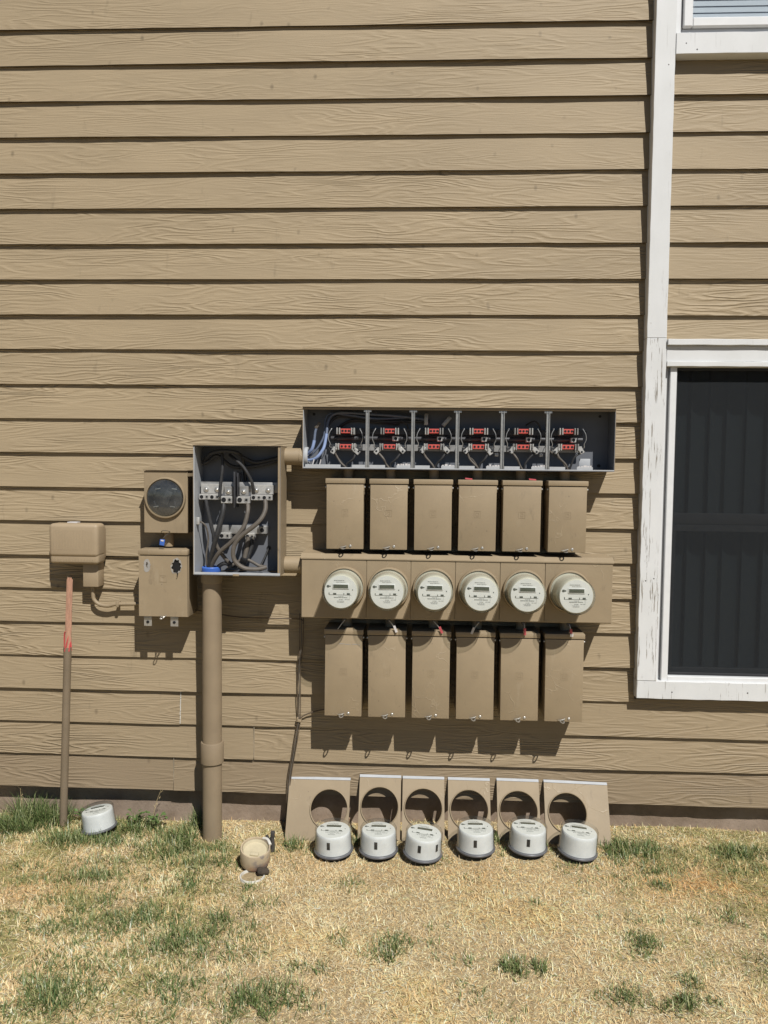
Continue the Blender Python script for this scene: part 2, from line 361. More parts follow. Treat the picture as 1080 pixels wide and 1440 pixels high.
# ------------------------------------------------------------------ ground
def gz(x, y):
    return 0.012 * (x + 0.6) * np.clip(1 + y / 1.2, 0, 1) + 0.010 * np.sin(x * 2.1 + 0.5) * np.cos(y * 2.7) + 0.006 * np.sin(x * 6.3 + y * 4.0)
def build_ground():
    # one sheet: fine near the house, reaching the horizon
    xs = np.concatenate([[-160, -60, -25, -10, -5], np.linspace(-3.4, 3.4, 90), [5, 10, 25, 60, 160]])
    ys = np.concatenate([[-160, -60, -25, -10, -6, -4], np.linspace(-3.0, 0.08, 50), [3.0, 12, 60, 160]])
    X, Y = np.meshgrid(xs, ys, indexing='ij')
    near = (np.abs(X) < 3.5) & (Y > -3.1) & (Y < 0.12)
    Z = np.where(near, gz(X, Y), 0.0)
    nx, ny = X.shape
    V = np.stack([X, Y, Z], -1).reshape(-1, 3)
    idx = np.arange(nx * ny).reshape(nx, ny)
    F = np.stack([idx[:-1, :-1], idx[1:, :-1], idx[1:, 1:], idx[:-1, 1:]], -1).reshape(-1, 4)
    me = bpy.data.meshes.new('ground'); me.from_pydata(V.tolist(), [], F.tolist()); me.materials.append(M['ground'])
    me.polygons.foreach_set('use_smooth', [True] * len(me.polygons))
    o = bpy.data.objects.new('ground', me); C.objects.link(o); o['kind'] = 'structure'
build_ground()

mb = MB(); v_ = [mb.bm.verts.new(p) for p in ((-150, -150, 0.004), (150, -150, 0.004), (150, -7.5, 0.004), (-150, -7.5, 0.004))]; mb.bm.faces.new(v_)
tag(mb.build('added_dark_ground', 'unseen_dark', smooth=False), kind='structure')  # added dark sheet out of view, cuts light bouncing onto the wall
# ------------------------------------------------------------------ the house wall
EXP = 0.1524; Z0 = 0.15; XL, XR = -3.3, 3.1; TOPK = 29
house = thing('house', 'tan lap-sided house wall with white window trim', 'building')
ZT = Z0 + (TOPK + 1) * EXP
mb = MB(); mb.box(XL, 1.034, 0.024, 0.30, Z0 + 0.02, ZT); mb.box(2.06, XR, 0.024, 0.30, Z0 + 0.02, ZT)
for z0_, z1_ in ((Z0 + 0.02, 0.699), (2.099, 3.427), (ZT - 0.05, ZT)): mb.box(1.0341, 2.0599, 0.024, 0.30, z0_, z1_)
mb.build('sheathing', 'plaster', house, smooth=False)
def foundation():
    mb = MB(); n = 120; rows = [-0.25, -0.02, 0.04, 0.09, Z0 + 0.0195]
    g = []
    for z in rows:
        r = []
        for i in range(n + 1):
            x = XL + (XR - XL) * i / n
            r.append(mb.bm.verts.new((x, 0.058 + random.uniform(-0.003, 0.003), z)))
        g.append(r)
    for a, b in zip(g, g[1:]):
        for i in range(n): mb.bm.faces.new((a[i], a[i + 1], b[i + 1], b[i]))
    mb.box(XL, XR, 0.072, 0.30, -0.25, Z0 + 0.018)
    return mb.build('foundation', 'concrete', house)
foundation()
def board(x0, x1, k, relief, soil):
    z = Z0 + k * EXP; mb = MB(); n = max(2, int((x1 - x0) / 0.14))
    ph = random.uniform(0, 6); g = []
    for i in range(n + 1):
        x = (x1 - x0) * i / n
        wy = 0.0024 * math.sin(x * 1.7 + ph) + 0.0012 * math.sin(x * 5.1 + ph * 3) + random.uniform(-0.0010, 0.0010) - 0.001
        wz = 0.0012 * math.sin(x * 1.1 + ph * 2) + random.uniform(-0.0006, 0.0006)
        p = [(0.0 + wy, wz), (0.0150 + wy * .2, EXP + 0.012), (0.0235, EXP + 0.012), (0.0095 + wy, wz + 0.001)]
        g.append([mb.bm.verts.new((x, a, b)) for a, b in p])
    for a, b in zip(g, g[1:]):
        for i in range(4):
            j = (i + 1) % 4; mb.bm.faces.new((a[i], a[j], b[j], b[i]))
    mb.bm.faces.new(g[0]); mb.bm.faces.new(g[-1][::-1])
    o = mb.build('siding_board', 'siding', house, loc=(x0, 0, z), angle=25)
    o.data.materials.append(M['lapshade'])  # near-black undersides: shade of the laps put into the colour
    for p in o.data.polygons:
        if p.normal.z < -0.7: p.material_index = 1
    o['relief'] = relief; o['soil'] = soil; o['painted_sheen'] = min(1.0, max(0.0, (k - 4) / 16.0)) * random.uniform(0.8, 1.1)  # brown tint by row, plus painted-in sheen rising with height
    return o
TX0, TX1 = 0.949, 1.033       # white vertical trim
WX1 = 2.06                    # far side of the windows (outside the frame)
JOINTS = {0: [-1.097], 1: [-0.730], 2: [-1.066], 3: [], 9: [-2.4], 14: [-2.7], 6: [-2.55], 19: [-2.2]}
gap = 0.0014
for k in range(TOPK + 1):
    relief = 0.75 if k == 0 else (1.2 if k < 15 else (0.9 if k < 18 else 0.65))
    soil = {0: 0.68, 1: 0.38, 2: 0.30, 3: 0.22, 4: 0.17, 5: 0.14, 6: 0.11}.get(k, 0.04 + 0.06 * random.random())  # brown tint per row, stronger towards the bottom
    spans = []
    xs = [XL] + JOINTS.get(k, [])
    right = XR if k < 3 else TX0 + 0.004
    xs.append(right)
    if k < 3: xs.insert(-1, 2.75 - 0.3 * k)
    for a, b in zip(xs, xs[1:]): spans.append((a + gap, b - gap))
    if k >= 3: spans.append((WX1 + 0.08, XR))
    if 14 <= k <= 20: spans.append((TX1 - 0.004, WX1))
    if k == 13: spans.append((TX1 - 0.004, WX1))
    for a, b in spans: board(a, b, k, relief * random.uniform(0.55, 1.2), soil * random.uniform(0.85, 1.1))
mb = MB(); z = Z0 + 2 * EXP + 0.003
while z < Z0 + 3 * EXP - 0.006:
    d = random.uniform(0.006, 0.02); a_ = random.uniform(-.0008, .0008); mb.box(-1.0675 + a_, -1.0645 + a_, -0.0003 + 0.073 * (z - Z0 - 2 * EXP), 0.012, z, min(z + d, Z0 + 3 * EXP - .003)); z += d + random.uniform(0, .004)
mb.build('joint_filler', 'caulk', house)
MB().box(-1.0977, -1.0963, 0.0035, 0.012, Z0 + 0.004, Z0 + EXP - 0.004).build('joint_filler', 'tanfill', house)
MB().box(-0.7308, -0.7292, 0.0035, 0.012, Z0 + EXP + 0.004, Z0 + 2 * EXP - 0.004).build('joint_filler', 'tanfill', house)

# white trim boards
def trim_board(x0, x1, y0, z0, z1, mat, name='trim_board', jag=0.0):
    mb = MB(); n = max(1, int(max(z1 - z0, x1 - x0) / 0.05)); vert = (z1 - z0) > (x1 - x0); g = []
    for i in range(n + 1):
        t = i / n; j = [random.uniform(-jag, jag) for _ in range(3)]
        if vert:
            z = z0 + (z1 - z0) * t; q = [(x0 + j[0], y0 + j[2], z), (x1 + j[1], y0 + j[2], z), (x1, 0.02, z), (x0, 0.02, z)]
        else:
            x = x0 + (x1 - x0) * t; q = [(x, y0 + j[2], z0 + j[0]), (x, y0 + j[2], z1 + j[1]), (x, 0.02, z1), (x, 0.02, z0)]
        g.append([mb.bm.verts.new(p) for p in q])
    for a, b in zip(g, g[1:]):
        for i in range(4):
            k2 = (i + 1) % 4; mb.bm.faces.new((a[i], a[k2], b[k2], b[i]))
    mb.bm.faces.new(g[0]); mb.bm.faces.new(g[-1][::-1])
    return mb.build(name, mat, house, bevel=0.0015, seg=1, angle=20)
TRY = -0.043
tag(trim_board(TX0, TX1, TRY, 0.716, 2.180, 'peeling', jag=0.0014), 'lower vertical white trim with cracked peeling paint')
trim_board(TX0 + 0.001, TX1 - 0.001, TRY + 0.002, 2.182, Z0 + (TOPK + 1) * EXP, 'trim', jag=0.0008)
trim_board(TX0 + 0.001, WX1 + 0.085, TRY + 0.001, 0.637, 0.7145, 'peeling', jag=0.0012)            # below the lower window
trim_board(TX1 + 0.0015, WX1 - 0.001, TRY + 0.004, 2.083, 2.150, 'trim', jag=0.0008)                  # above the lower window
trim_board(TX1 + 0.0015, WX1 - 0.001, TRY - 0.012, 2.1505, 2.175, 'trim', 'drip_cap', 0.0008)
trim_board(TX1 + 0.0015, WX1 - 0.001, TRY - 0.004, 2.062, 2.0825, 'trim', 'drip_cap', 0.0006)
trim_board(TX1 + 0.0015, WX1 - 0.001, TRY + 0.003, 3.343, 3.428, 'trim', jag=0.0008)                  # below the upper window
trim_board(WX1, WX1 + 0.084, TRY, 0.716, Z0 + (TOPK + 1) * EXP, 'trim', jag=0.0008)

nail = None
for x_, z_ in ((0.972, 2.86), (1.008, 2.86), (0.972, 2.42), (1.012, 2.425), (0.975, 3.22), (1.006, 3.30), (0.970, 2.205), (1.010, 2.207), (0.972, 1.70), (1.01, 1.695), (0.974, 1.15), (1.008, 1.16), (1.10, 0.668), (1.42, 0.672), (1.075, 3.385), (1.12, 3.36)):
    if nail is None: nail = MB().lathe([(0.0, 0.0012), (0.0026, 0.0010), (0.0034, 0.0)], 10, Matrix.Rotation(PI / 2, 4, 'X')).build('nail', 'iron', house); o = nail
    else: o = nail.copy(); C.objects.link(o)
    o.location = (x_, TRY + (0.0035 if z_ > 2.182 else 0.0005), z_)
# lower window
def nested(o, parent): o.parent = parent; return o
def win_empty(label):
    e = bpy.data.objects.new('window', None); C.objects.link(e); e.parent = house; e['label'] = label; return e
lw = win_empty('lower window with dark insect screen and closed vertical blinds')
a0, a1, b0, b1 = TX1 + 0.002, WX1 - 0.002, 0.700, 2.098
def ring_frame(x0, x1, z0, z1, y0, y1, wdt, name, mat, parent, bevel=0.002):
    mb = MB()
    mb.box(x0, x0 + wdt, y0, y1, z0, z1); mb.box(x1 - wdt, x1, y0, y1, z0, z1)
    mb.box(x0 + wdt, x1 - wdt, y0 + .0005, y1, z0, z0 + wdt); mb.box(x0 + wdt, x1 - wdt, y0 + .0005, y1, z1 - wdt, z1)
    return mb.build(name, mat, parent, bevel=bevel, seg=1)
ring_frame(a0, a1, b0, b1, -0.012, 0.05, 0.020, 'jamb', 'vinyl', lw)
ring_frame(a0 + 0.0205, a1 - 0.0205, b0 + 0.006, b1 - 0.008, -0.030, 0.045, 0.028, 'frame', 'vinyl', lw)
i0, i1, j0, j1 = a0 + 0.0485, a1 - 0.0485, b0 + 0.034, b1 - 0.036
ring_frame(i0, i1, j0, j1, -0.004, 0.003, 0.012, 'screen_frame', 'gasket', lw, 0.001)
MB().box(i0 + 0.012, i1 - 0.012, -0.0012, -0.0008, j0 + 0.012, j1 - 0.012).build('insect_screen', 'screen', lw, smooth=False)
MB().box(i0, i1, 0.012, 0.04, 1.392, 1.440).build('meeting_rail', 'rail', lw, bevel=0.004)
MB().box(i0, i1, 0.036, 0.040, 1.441, j1).build('pane', 'glass', lw, smooth=False)
MB().box(i0, i1, 0.020, 0.024, j0, 1.391).build('pane', 'glass', lw, smooth=False)
ring_frame(i0, i1, j0, 1.391, 0.014, 0.035, 0.030, 'sash', 'rail', lw, 0.002)
sl = None; x = i0 + 0.01; q = 0
while x < i1 - 0.05:
    mb = MB(); wv = 0.084; n = 6; g = []
    for i in range(n + 1):
        t = i / n - .5
        g.append([mb.bm.verts.new((t * wv, 0.012 * (1 - 4 * t * t), z)) for z in (j0 - 0.01, j1 + 0.01)] + [mb.bm.verts.new((t * wv, 0.012 * (1 - 4 * t * t) + 0.0012, z)) for z in (j0 - 0.01, j1 + 0.01)])
    for p, r in zip(g, g[1:]):
        mb.bm.faces.new((p[0], r[0], r[1], p[1])); mb.bm.faces.new((p[2], p[3], r[3], r[2]))
    o = mb.build('blind_slat', 'slat', lw, loc=(x + 0.04, 0.085, 0)); o.rotation_euler = (0, 0, random.uniform(0.12, 0.36)); x += random.uniform(0.070, 0.092)
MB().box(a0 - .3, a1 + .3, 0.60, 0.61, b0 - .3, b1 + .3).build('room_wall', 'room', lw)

# upper window
uw = win_empty('upper window with pale horizontal blinds behind reflecting glass')
uz0, uz1 = 3.4285, Z0 + (TOPK + 1) * EXP - 0.05
ring_frame(TX1 + 0.002, WX1 - 0.002, uz0, uz1, -0.010, 0.05, 0.030, 'jamb', 'vinyl', uw)
ring_frame(TX1 + 0.033, WX1 - 0.033, uz0 + 0.031, uz1 - 0.031, -0.026, 0.045, 0.038, 'frame', 'vinyl', uw, 0.004)
MB().box(TX1 + 0.071, WX1 - 0.071, 0.010, 0.014, uz0 + 0.069, uz1 - 0.069).build('pane', 'glass2', uw, smooth=False)
z = uz0 + 0.06; proto = None
while z < uz1 - 0.06:
    if proto is None:
        mb = MB(); mb.obox((0, 0, 0), (WX1 - TX1 - 0.15, 0.031, 0.0012), (math.radians(82), 0, 0))
        proto = mb.build('blind_slat', 'blind', uw, smooth=False); o = proto
    else:
        o = proto.copy(); C.objects.link(o)
    o.location = ((TX1 + WX1) / 2, 0.045, z); z += 0.0265
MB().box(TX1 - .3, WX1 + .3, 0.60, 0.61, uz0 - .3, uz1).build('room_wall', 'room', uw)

# ------------------------------------------------------------------ electric meters
def make_meter(aged, sticker=0, FACEZ=0.094):
    r = thing('electric_meter', 'x', 'meter')
    MB().lathe([(0.0, 0.0), (0.083, 0.0), (0.0865, 0.003), (0.0865, 0.008), (0.085, 0.010), (0.078, 0.0115)], 48).build('base', 'mcream' if aged else 'mbase', r)
    prof = [(0.0780, 0.0118), (0.0772, 0.018), (0.0765, 0.060), (0.0755, FACEZ - 0.012), (0.0740, FACEZ - 0.003), (0.0715, FACEZ)]
    MB().lathe(prof, 48).build('body', 'mcream' if aged else 'mgrey', r)
    f = MB().lathe([(0.0715, FACEZ), (0.0, FACEZ)], 48).build('face_plate', 'mface', r)
    Z = FACEZ
    MB().box(-0.036, 0.036, 0.0125, 0.036, Z + .0002, Z + 0.0028).build('display_bezel', 'bezel', f, bevel=0.001)
    MB().box(-0.0325, 0.0325, 0.0160, 0.0325, Z + 0.0026, Z + 0.0034).build('display', 'lcd', f)
    k = MB()
    k.box(-0.062, -0.044, 0.0215, 0.0265, Z + .0004, Z + 0.001).box(-0.060, -0.052, 0.019, 0.029, Z + .0004, Z + 0.0013)
    k.box(-0.0335, -0.0195, -0.0115, -0.0055, Z + .0004, Z + 0.001).box(0.027, 0.040, -0.012, -0.0050, Z + .0004, Z + 0.001)
    k.box(-0.0525, -0.0495, -0.013, -0.004, Z + .0004, Z + 0.001).box(0.0125, 0.0150, -0.013, -0.005, Z + .0004, Z + 0.001)
    k.box(0.050, 0.0535, 0.007, 0.0115, Z + .0004, Z + 0.001).box(-0.050, 0.046, -0.0138, -0.0128, Z + .0003, Z + .0009)
    k.build('marking', 'ink', f, smooth=False)
    k = MB()
    for (x0, x1, y, h) in ((-0.030, 0.016, 0.0500, .0026), (-0.020, 0.020, 0.0428, .0018), (-0.030, 0.030, -0.0245, .0034), (-0.010, 0.012, -0.0190, .0016), (-0.008, 0.010, -0.0340, .0020), (-0.016, 0.014, -0.0405, .0016), (-0.014, 0.016, -0.0455, .0016), (0.018, 0.038, -0.0335, .0016)):
        x = x0
        while x < x1:
            d = random.uniform(0.0025, 0.008); k.box(x, min(x + d, x1), y - h / 2, y + h / 2, Z + .0003, Z + .0008); x += d + random.uniform(.0008, .0025)
    k.box(0.038, 0.0385, -0.036, -0.013, Z + .0003, Z + .0008)
    k.build('print', 'palink', f, smooth=False)
    # the clear cover: a real shell over body and face
    cp = [(0.0845, 0.0105), (0.0815, 0.018), (0.0805, 0.08), (0.0800, FACEZ + 0.008), (0.0765, FACEZ + 0.0145), (0.072, FACEZ + 0.0165), (0.0, FACEZ + 0.0170)]
    MB().lathe(cp, 48).build('clear_cover', 'clear', r)
    for s in range(sticker):
        a0_ = -PI / 2 + (-0.12, 0.95)[s]; mb = MB(); g = []
        for i in range(5):
            a = a0_ + (i - 2) * 0.045; g.append([mb.bm.verts.new((rr * math.cos(a), rr * math.sin(a), zz)) for rr, zz in ((0.0772, 0.074), (0.0778, 0.042), (0.0765, 0.074), (0.0768, 0.042))])
        for p, q in zip(g, g[1:]): mb.bm.faces.new((p[0], q[0], q[1], p[1]))
        mb.build('sticker', 'hole', r)
    return r

# ------------------------------------------------------------------ meter enclosure (middle row)
MX = [-0.312 + 0.1882 * i for i in range(6)]       # meter centres along the wall
EX0, EX1 = -0.495, 0.808
SEAM = [EX0, -0.2185, -0.0320, 0.1550, 0.3415, 0.5285, EX1]
ENC_Z0, ENC_Z1, ENC_Y = 0.981, 1.238, -0.150
enc = thing('meter_enclosure', 'long tan metal enclosure holding six installed electric meters', 'enclosure', (0.156, 0, ENC_Z0))
ox = 0.156
MB().box(EX0 - ox, EX1 - ox, ENC_Y + 0.0035, 0.004, 0, ENC_Z1 - ENC_Z0).build('housing', 'enamel', enc, bevel=0.002)
mb = MB(); hz_ = ENC_Z1 - ENC_Z0
cs = [(ENC_Y - 0.004, hz_ - 0.004), (ENC_Y - 0.004, hz_ + 0.0005), (ENC_Y + 0.020, hz_ + 0.018), (0.0, hz_ + 0.020), (0.0, hz_ + 0.0006), (ENC_Y - 0.0012, hz_ + 0.0006), (ENC_Y - 0.0012, hz_ - 0.004)]
e0, e1 = [[mb.bm.verts.new((x, a, b)) for a, b in cs] for x in (EX0 - ox - .003, EX1 - ox + .003)]
for i in range(len(cs)): j = (i + 1) % len(cs); mb.bm.faces.new((e0[i], e0[j], e1[j], e1[i]))
mb.bm.faces.new(e0[::-1]); mb.bm.faces.new(e1); mb.build('rain_lip', 'enamel', enc, smooth=False)
for i in range(6):
    c = MB().plate_hole(SEAM[i] - ox + 0.0012, SEAM[i + 1] - ox - 0.0012, 0.004, ENC_Z1 - ENC_Z0 - 0.001, MX[i] - ox, 1.116 - ENC_Z0, 0.0812, ENC_Y, 0.0022).build('cover_panel', 'enamel', enc, bevel=0.0008, seg=1)
    MY = Matrix.Translation((MX[i] - ox, ENC_Y, 1.116 - ENC_Z0)) @ Matrix.Rotation(PI / 2, 4, 'X')
    MB().lathe([(0.0880, -0.0002), (0.0885, 0.008), (0.0875, 0.016), (0.0855, 0.0205), (0.0820, 0.0215), (0.0806, 0.019), (0.0806, -0.001)], 48, MY).build('ring', 'enamel', c)
for i in range(6):
    x = MX[i] - ox + 0.004
    MB().cyl((x, -0.055, 0.0), (x, -0.055, -0.05), 0.022).build('nipple', 'enamel', enc)
    MB().lathe([(0.0, 0.006), (0.006, 0.006), (0.008, 0.003), (0.008, 0.0)], 16, Matrix.Translation((x - 0.002, ENC_Y + 0.010, -0.006)) @ Matrix.Rotation(PI / 2, 4, 'X')).build('seal_screw', 'iron', enc)
mlabels = ['wall-mounted meter leftmost in the enclosure, beside the wide blank panel', 'second wall-mounted meter from the left end of the enclosure', 'third wall-mounted meter from the left end of the enclosure', 'fourth wall-mounted meter from the left, third from the right end', 'fifth wall-mounted meter, second from the right end of the enclosure', 'wall-mounted meter rightmost in the enclosure, tilted slightly forward']
wm = make_meter(True, 0, 0.126)
for i in range(6):
    o = wm if i == 0 else copy_tree(wm)
    o.location = (MX[i], ENC_Y - 0.006, 1.1165); o.rotation_euler = (PI / 2 + random.uniform(-.015, .015), random.uniform(-.02, .02), random.uniform(-.03, .03))
    o.scale = (0.93, 0.93, 1.0)
    if i == 5: o.rotation_euler = (PI / 2 + 0.01, 0.0, 0.03)
    tag(o, mlabels[i], 'meter', 'meters mounted in the enclosure')

# ------------------------------------------------------------------ breaker boxes
def make_breaker(h, front=0.15, wdt=0.160):
    r = thing('breaker_box', 'x', 'breaker box')
    y = -front
    MB().box(-wdt / 2 + 0.003, wdt / 2 - 0.003, y + 0.030, 0.004, 0.004, h - 0.004).build('body', 'enamel', r, bevel=0.003)
    # front door with its return flanges, a touch out of true
    mb = MB(); mb.box(-wdt / 2 + 0.002, wdt / 2 - 0.002, y, y + 0.038, 0.0, h - 0.024)
    cv = mb.build('cover', 'enamel', r, bevel=0.0016, seg=2)
    mb = MB(); mb.box(-wdt / 2 - 0.0025, wdt / 2 + 0.0025, y - 0.004, 0.0, h - 0.021, h)
    mb.build('rain_hood', 'enamel', r, bevel=0.0022, seg=2)
    for s in (-1, 1):
        MB().box(s * (wdt / 2 - 0.0015) - .0015, s * (wdt / 2 - 0.0015) + .0015, y + .008, y + 0.026, h - 0.052, h - 0.0215).build('hinge_tab', 'enamel', r, bevel=0.0008, seg=1)
        MB().cyl((s * wdt / 2, y + 0.015, h - 0.036), (s * (wdt / 2 + 0.005), y + 0.015, h - 0.036), 0.0042, 10).build('rivet', 'steel', r)
    zc = h * 0.5 + 0.005; k = MB(); e = 0.0135; t = 0.0018
    for e, t in ((0.0140, 0.0019), (0.0065, 0.0017)):
        k.box(-e, e, y - 0.0008, y + .001, zc + e - t, zc + e).box(-e, e, y - 0.0008, y + .001, zc - e, zc - e + t)
        k.box(-e, -e + t, y - 0.0008, y + .001, zc - e + t, zc + e - t).box(e - t, e, y - 0.0008, y + .001, zc - e + t, zc + e - t)
    k.build('emblem', 'enamel', cv, smooth=False)
    # hasp: horizontal slotted tab that sticks out below the door, with a curled catch and a screw
    lx = -0.006; pts = []
    n = 20; g = []
    mb = MB()
    for i in range(n):
        a = 2 * PI * i / n; ca, sa = math.cos(a), math.sin(a); oy = y - 0.010
        g.append([mb.bm.verts.new(p) for p in ((lx + 0.010 * ca, oy + 0.021 * sa, 0.004), (lx + 0.0052 * ca, oy - 0.003 + 0.0105 * sa, 0.004), (lx + 0.010 * ca, oy + 0.021 * sa, 0.0018), (lx + 0.0052 * ca, oy - 0.003 + 0.0105 * sa, 0.0018))])
    for i in range(n):
        p, q = g[i], g[(i + 1) % n]
        for u, v in ((0, 1), (1, 3), (3, 2), (2, 0)): mb.bm.faces.new((p[u], q[u], q[v], p[v]))
    mb.build('hasp', 'steel', r)
    MB().tube([(lx - 0.016, y - 0.003, 0.006), (lx - 0.008, y - 0.007, 0.008), (lx + 0.004, y - 0.006, 0.010), (lx + 0.012, y - 0.003, 0.013)], 0.0022, 6, 3).build('catch', 'steel', r)
    MB().lathe([(0.0058, 0.0), (0.0058, 0.002), (0.004, 0.0035), (0.0, 0.0035)], 14, Matrix.Translation((lx + 0.029, y, 0.0125)) @ Matrix.Rotation(PI / 2, 4, 'X')).build('screw', 'steel', r)
    return r
ordinal = ['leftmost', 'second from left', 'third from left', 'fourth from left', 'fifth from left', 'rightmost']
BX = [-0.3125, -0.1285, 0.0570, 0.2435, 0.4280, 0.6140]
ub = make_breaker(0.297, 0.148)
for i in range(6):
    o = ub if i == 0 else copy_tree(ub)
    o.location = (BX[i], 0, 1.278); o.rotation_euler = (0, random.uniform(-.006, .006), random.uniform(-.012, .012))
    tag(o, '%s short tan breaker box in the upper row under the open trough' % ordinal[i], 'breaker box', 'upper row of breaker boxes')
lb = make_breaker(0.374, 0.148, 0.162)
BX2 = [-0.3135, -0.128, 0.0595, 0.2455, 0.4320, 0.6190]
for i in range(6):
    o = lb if i == 0 else copy_tree(lb)
    o.location = (BX2[i], 0, 0.561); o.rotation_euler = (0, random.uniform(-.007, .007), random.uniform(-.012, .012))
    tag(o, '%s tall tan breaker box in the lower row below the installed meters' % ordinal[i], 'breaker box', 'lower row of breaker boxes')

mb = MB()
for x0_, x1_, z_ in ((-0.02, 0.004, .312), (0.006, 0.030, .3105), (0.036, 0.060, .3112), (0.062, 0.070, .309)): mb.box(x0_, x1_, -0.1486, -0.147, z_ - .0012, z_ + .0012)
sc_ = mb.build('paint_scratch', 'primer', lb, smooth=False)
# seal wires and tags under the meters
for i, (x, dx, mat) in enumerate(((MX[0], -0.030, None), (MX[1], 0.030, 'tagw'), (MX[2], 0.034, 'tagr'), (MX[3], -0.030, 'tagw'), (MX[4], 0.004, 'tagr'), (MX[5], 0.008, 'tagr'))):
    s = thing('meter_seal', '%s of the thin seal wires hanging below the meter enclosure' % ordinal[i], 'seal', (x + 0.004, ENC_Y - 0.004, ENC_Z0 - 0.004), group='seals under the meters')
    MB().tube([(0, 0, 0), (dx * .4, -0.004, -0.014), (dx, -0.002, -0.040)], 0.0016, 6, 4).build('wire', 'springw', s)
    if mat:
        MB().obox((dx * 0.85, -0.006, -0.034), (0.010, 0.003, 0.030), (0, -dx * 12, 0)).build('tag', mat, s, bevel=0.0008, seg=1)
        if i == 5: MB().obox((dx * .85 + .002, -0.0085, -0.044), (0.014, 0.002, 0.012), (0.2, -dx * 12, 0)).build('tag', 'tagw', s)
for i, (x, lab) in enumerate(((0.205, 'small red tag on top of the fourth upper breaker box'), (0.47, 'small red tag on top of the fifth upper breaker box'))):
    o = MB().obox((0, 0, 0), (0.030, 0.012, 0.0025), (0.35, 0.08, 0.1)).build('red_tag', 'tagr', None, loc=(x, -0.135, 1.579)); tag(o, lab, 'tag', 'red tags on the upper boxes')

# ------------------------------------------------------------------ open trough (top row)
tr = thing('meter_trough', 'long open grey meter trough with six bare red and black sockets', 'enclosure', (ox, 0, 1.617))
X0, X1, H, D = -0.495 - ox, 0.808 - ox, 0.257, 0.125
def trx(x): return x - ox
def trz(z): return z - 1.617
MB().box(X0 + .002, X1 - .002, -0.006, 0.004, 0.002, H - .002).build('back_panel', 'grey', tr)
mb = MB(); mb.box(X0 - .002, X1 + .002, -D - 0.010, 0.002, H, H + 0.0035); mb.build('top_panel', 'enamel', tr, bevel=0.001, seg=1)
MB().box(X0, X1, -D, -0.0065, H - .0025, H - .0002).build('top_lining', 'grey', tr)
MB().box(X0, X1, -D - 0.001, -D + .001, H - .010, H - .0027).build('top_flange', 'enamel', tr, bevel=0.0005, seg=1)
MB().box(X0, X1, -D, 0.002, -0.002, 0.0).build('bottom_panel', 'grey', tr)
for s, x in ((0, X0), (1, X1 - 0.002)):
    MB().box(x, x + 0.002, -D, 0.002, 0.0003, H - .003).build('side_panel', 'grey' if s else 'lip', tr)  # left end wall paler than the right, sunlight put into its colour
    MB().box(x - (0.0021 if s == 0 else -0.0021), x + (0.002 if s == 0 else 0.0041) - (0.0021 if s == 0 else 0), -D, 0.002, -0.001, H - .0005).build('side_skin', 'enamel', tr)
mb = MB(); mb.box(X0, X1, -D - .001, -D + 0.0008, 0.0003, 0.005); mb.build('bottom_flange', 'lip', tr, bevel=0.0004, seg=1)
DIV = [-0.2225, -0.0305, 0.1555, 0.3435, 0.5315]
edges = [-0.495] + DIV + [0.808]
for i in range(6):
    a, b = trx(edges[i]) + 0.009, trx(edges[i + 1]) - 0.009; c = trx(MX[i]) + .003
    for p, q in ((a, c - 0.026), (c + 0.022, min(b, c + 0.088))):
        MB().box(p, q, -D + .003, -D + .0048, 0.004, 0.016).build('bottom_tab', 'lip', tr, bevel=0.0004, seg=1)
    if i: 
        mb = MB(); x = c + 0.026
        while x < c + 0.078:
            d = random.uniform(.006, .013); mb.box(x, x + d, -D + .0052, -D + .0062, 0.014, 0.014 + random.uniform(.004, .010)); x += d + random.uniform(.001, .005)
        mb.build('torn_label', 'tagw', tr, smooth=False)
MB().box(trx(0.675), trx(0.722), -0.062, -0.059, 0.012, 0.052).build('divider_stub', 'lip', tr, bevel=0.001)
for x in DIV:
    mb = MB(); x = trx(x)
    mb.box(x - 0.0075, x - 0.0045, -D - .0005, -D + 0.020, 0.0055, H - .011).box(x + 0.0040, x + 0.0070, -D - .0005, -D + 0.020, 0.0055, H - .011).box(x - .0045, x + .0040, -D + 0.006, -D + 0.008, 0.0055, H - .011)
    mb.build('divider', 'steel', tr, bevel=0.0004, seg=1)
    MB().box(x - 0.016, x + 0.016, -D + .0025, -D + .004, H - 0.018, H - 0.0105).build('divider_cap', 'steel', tr)
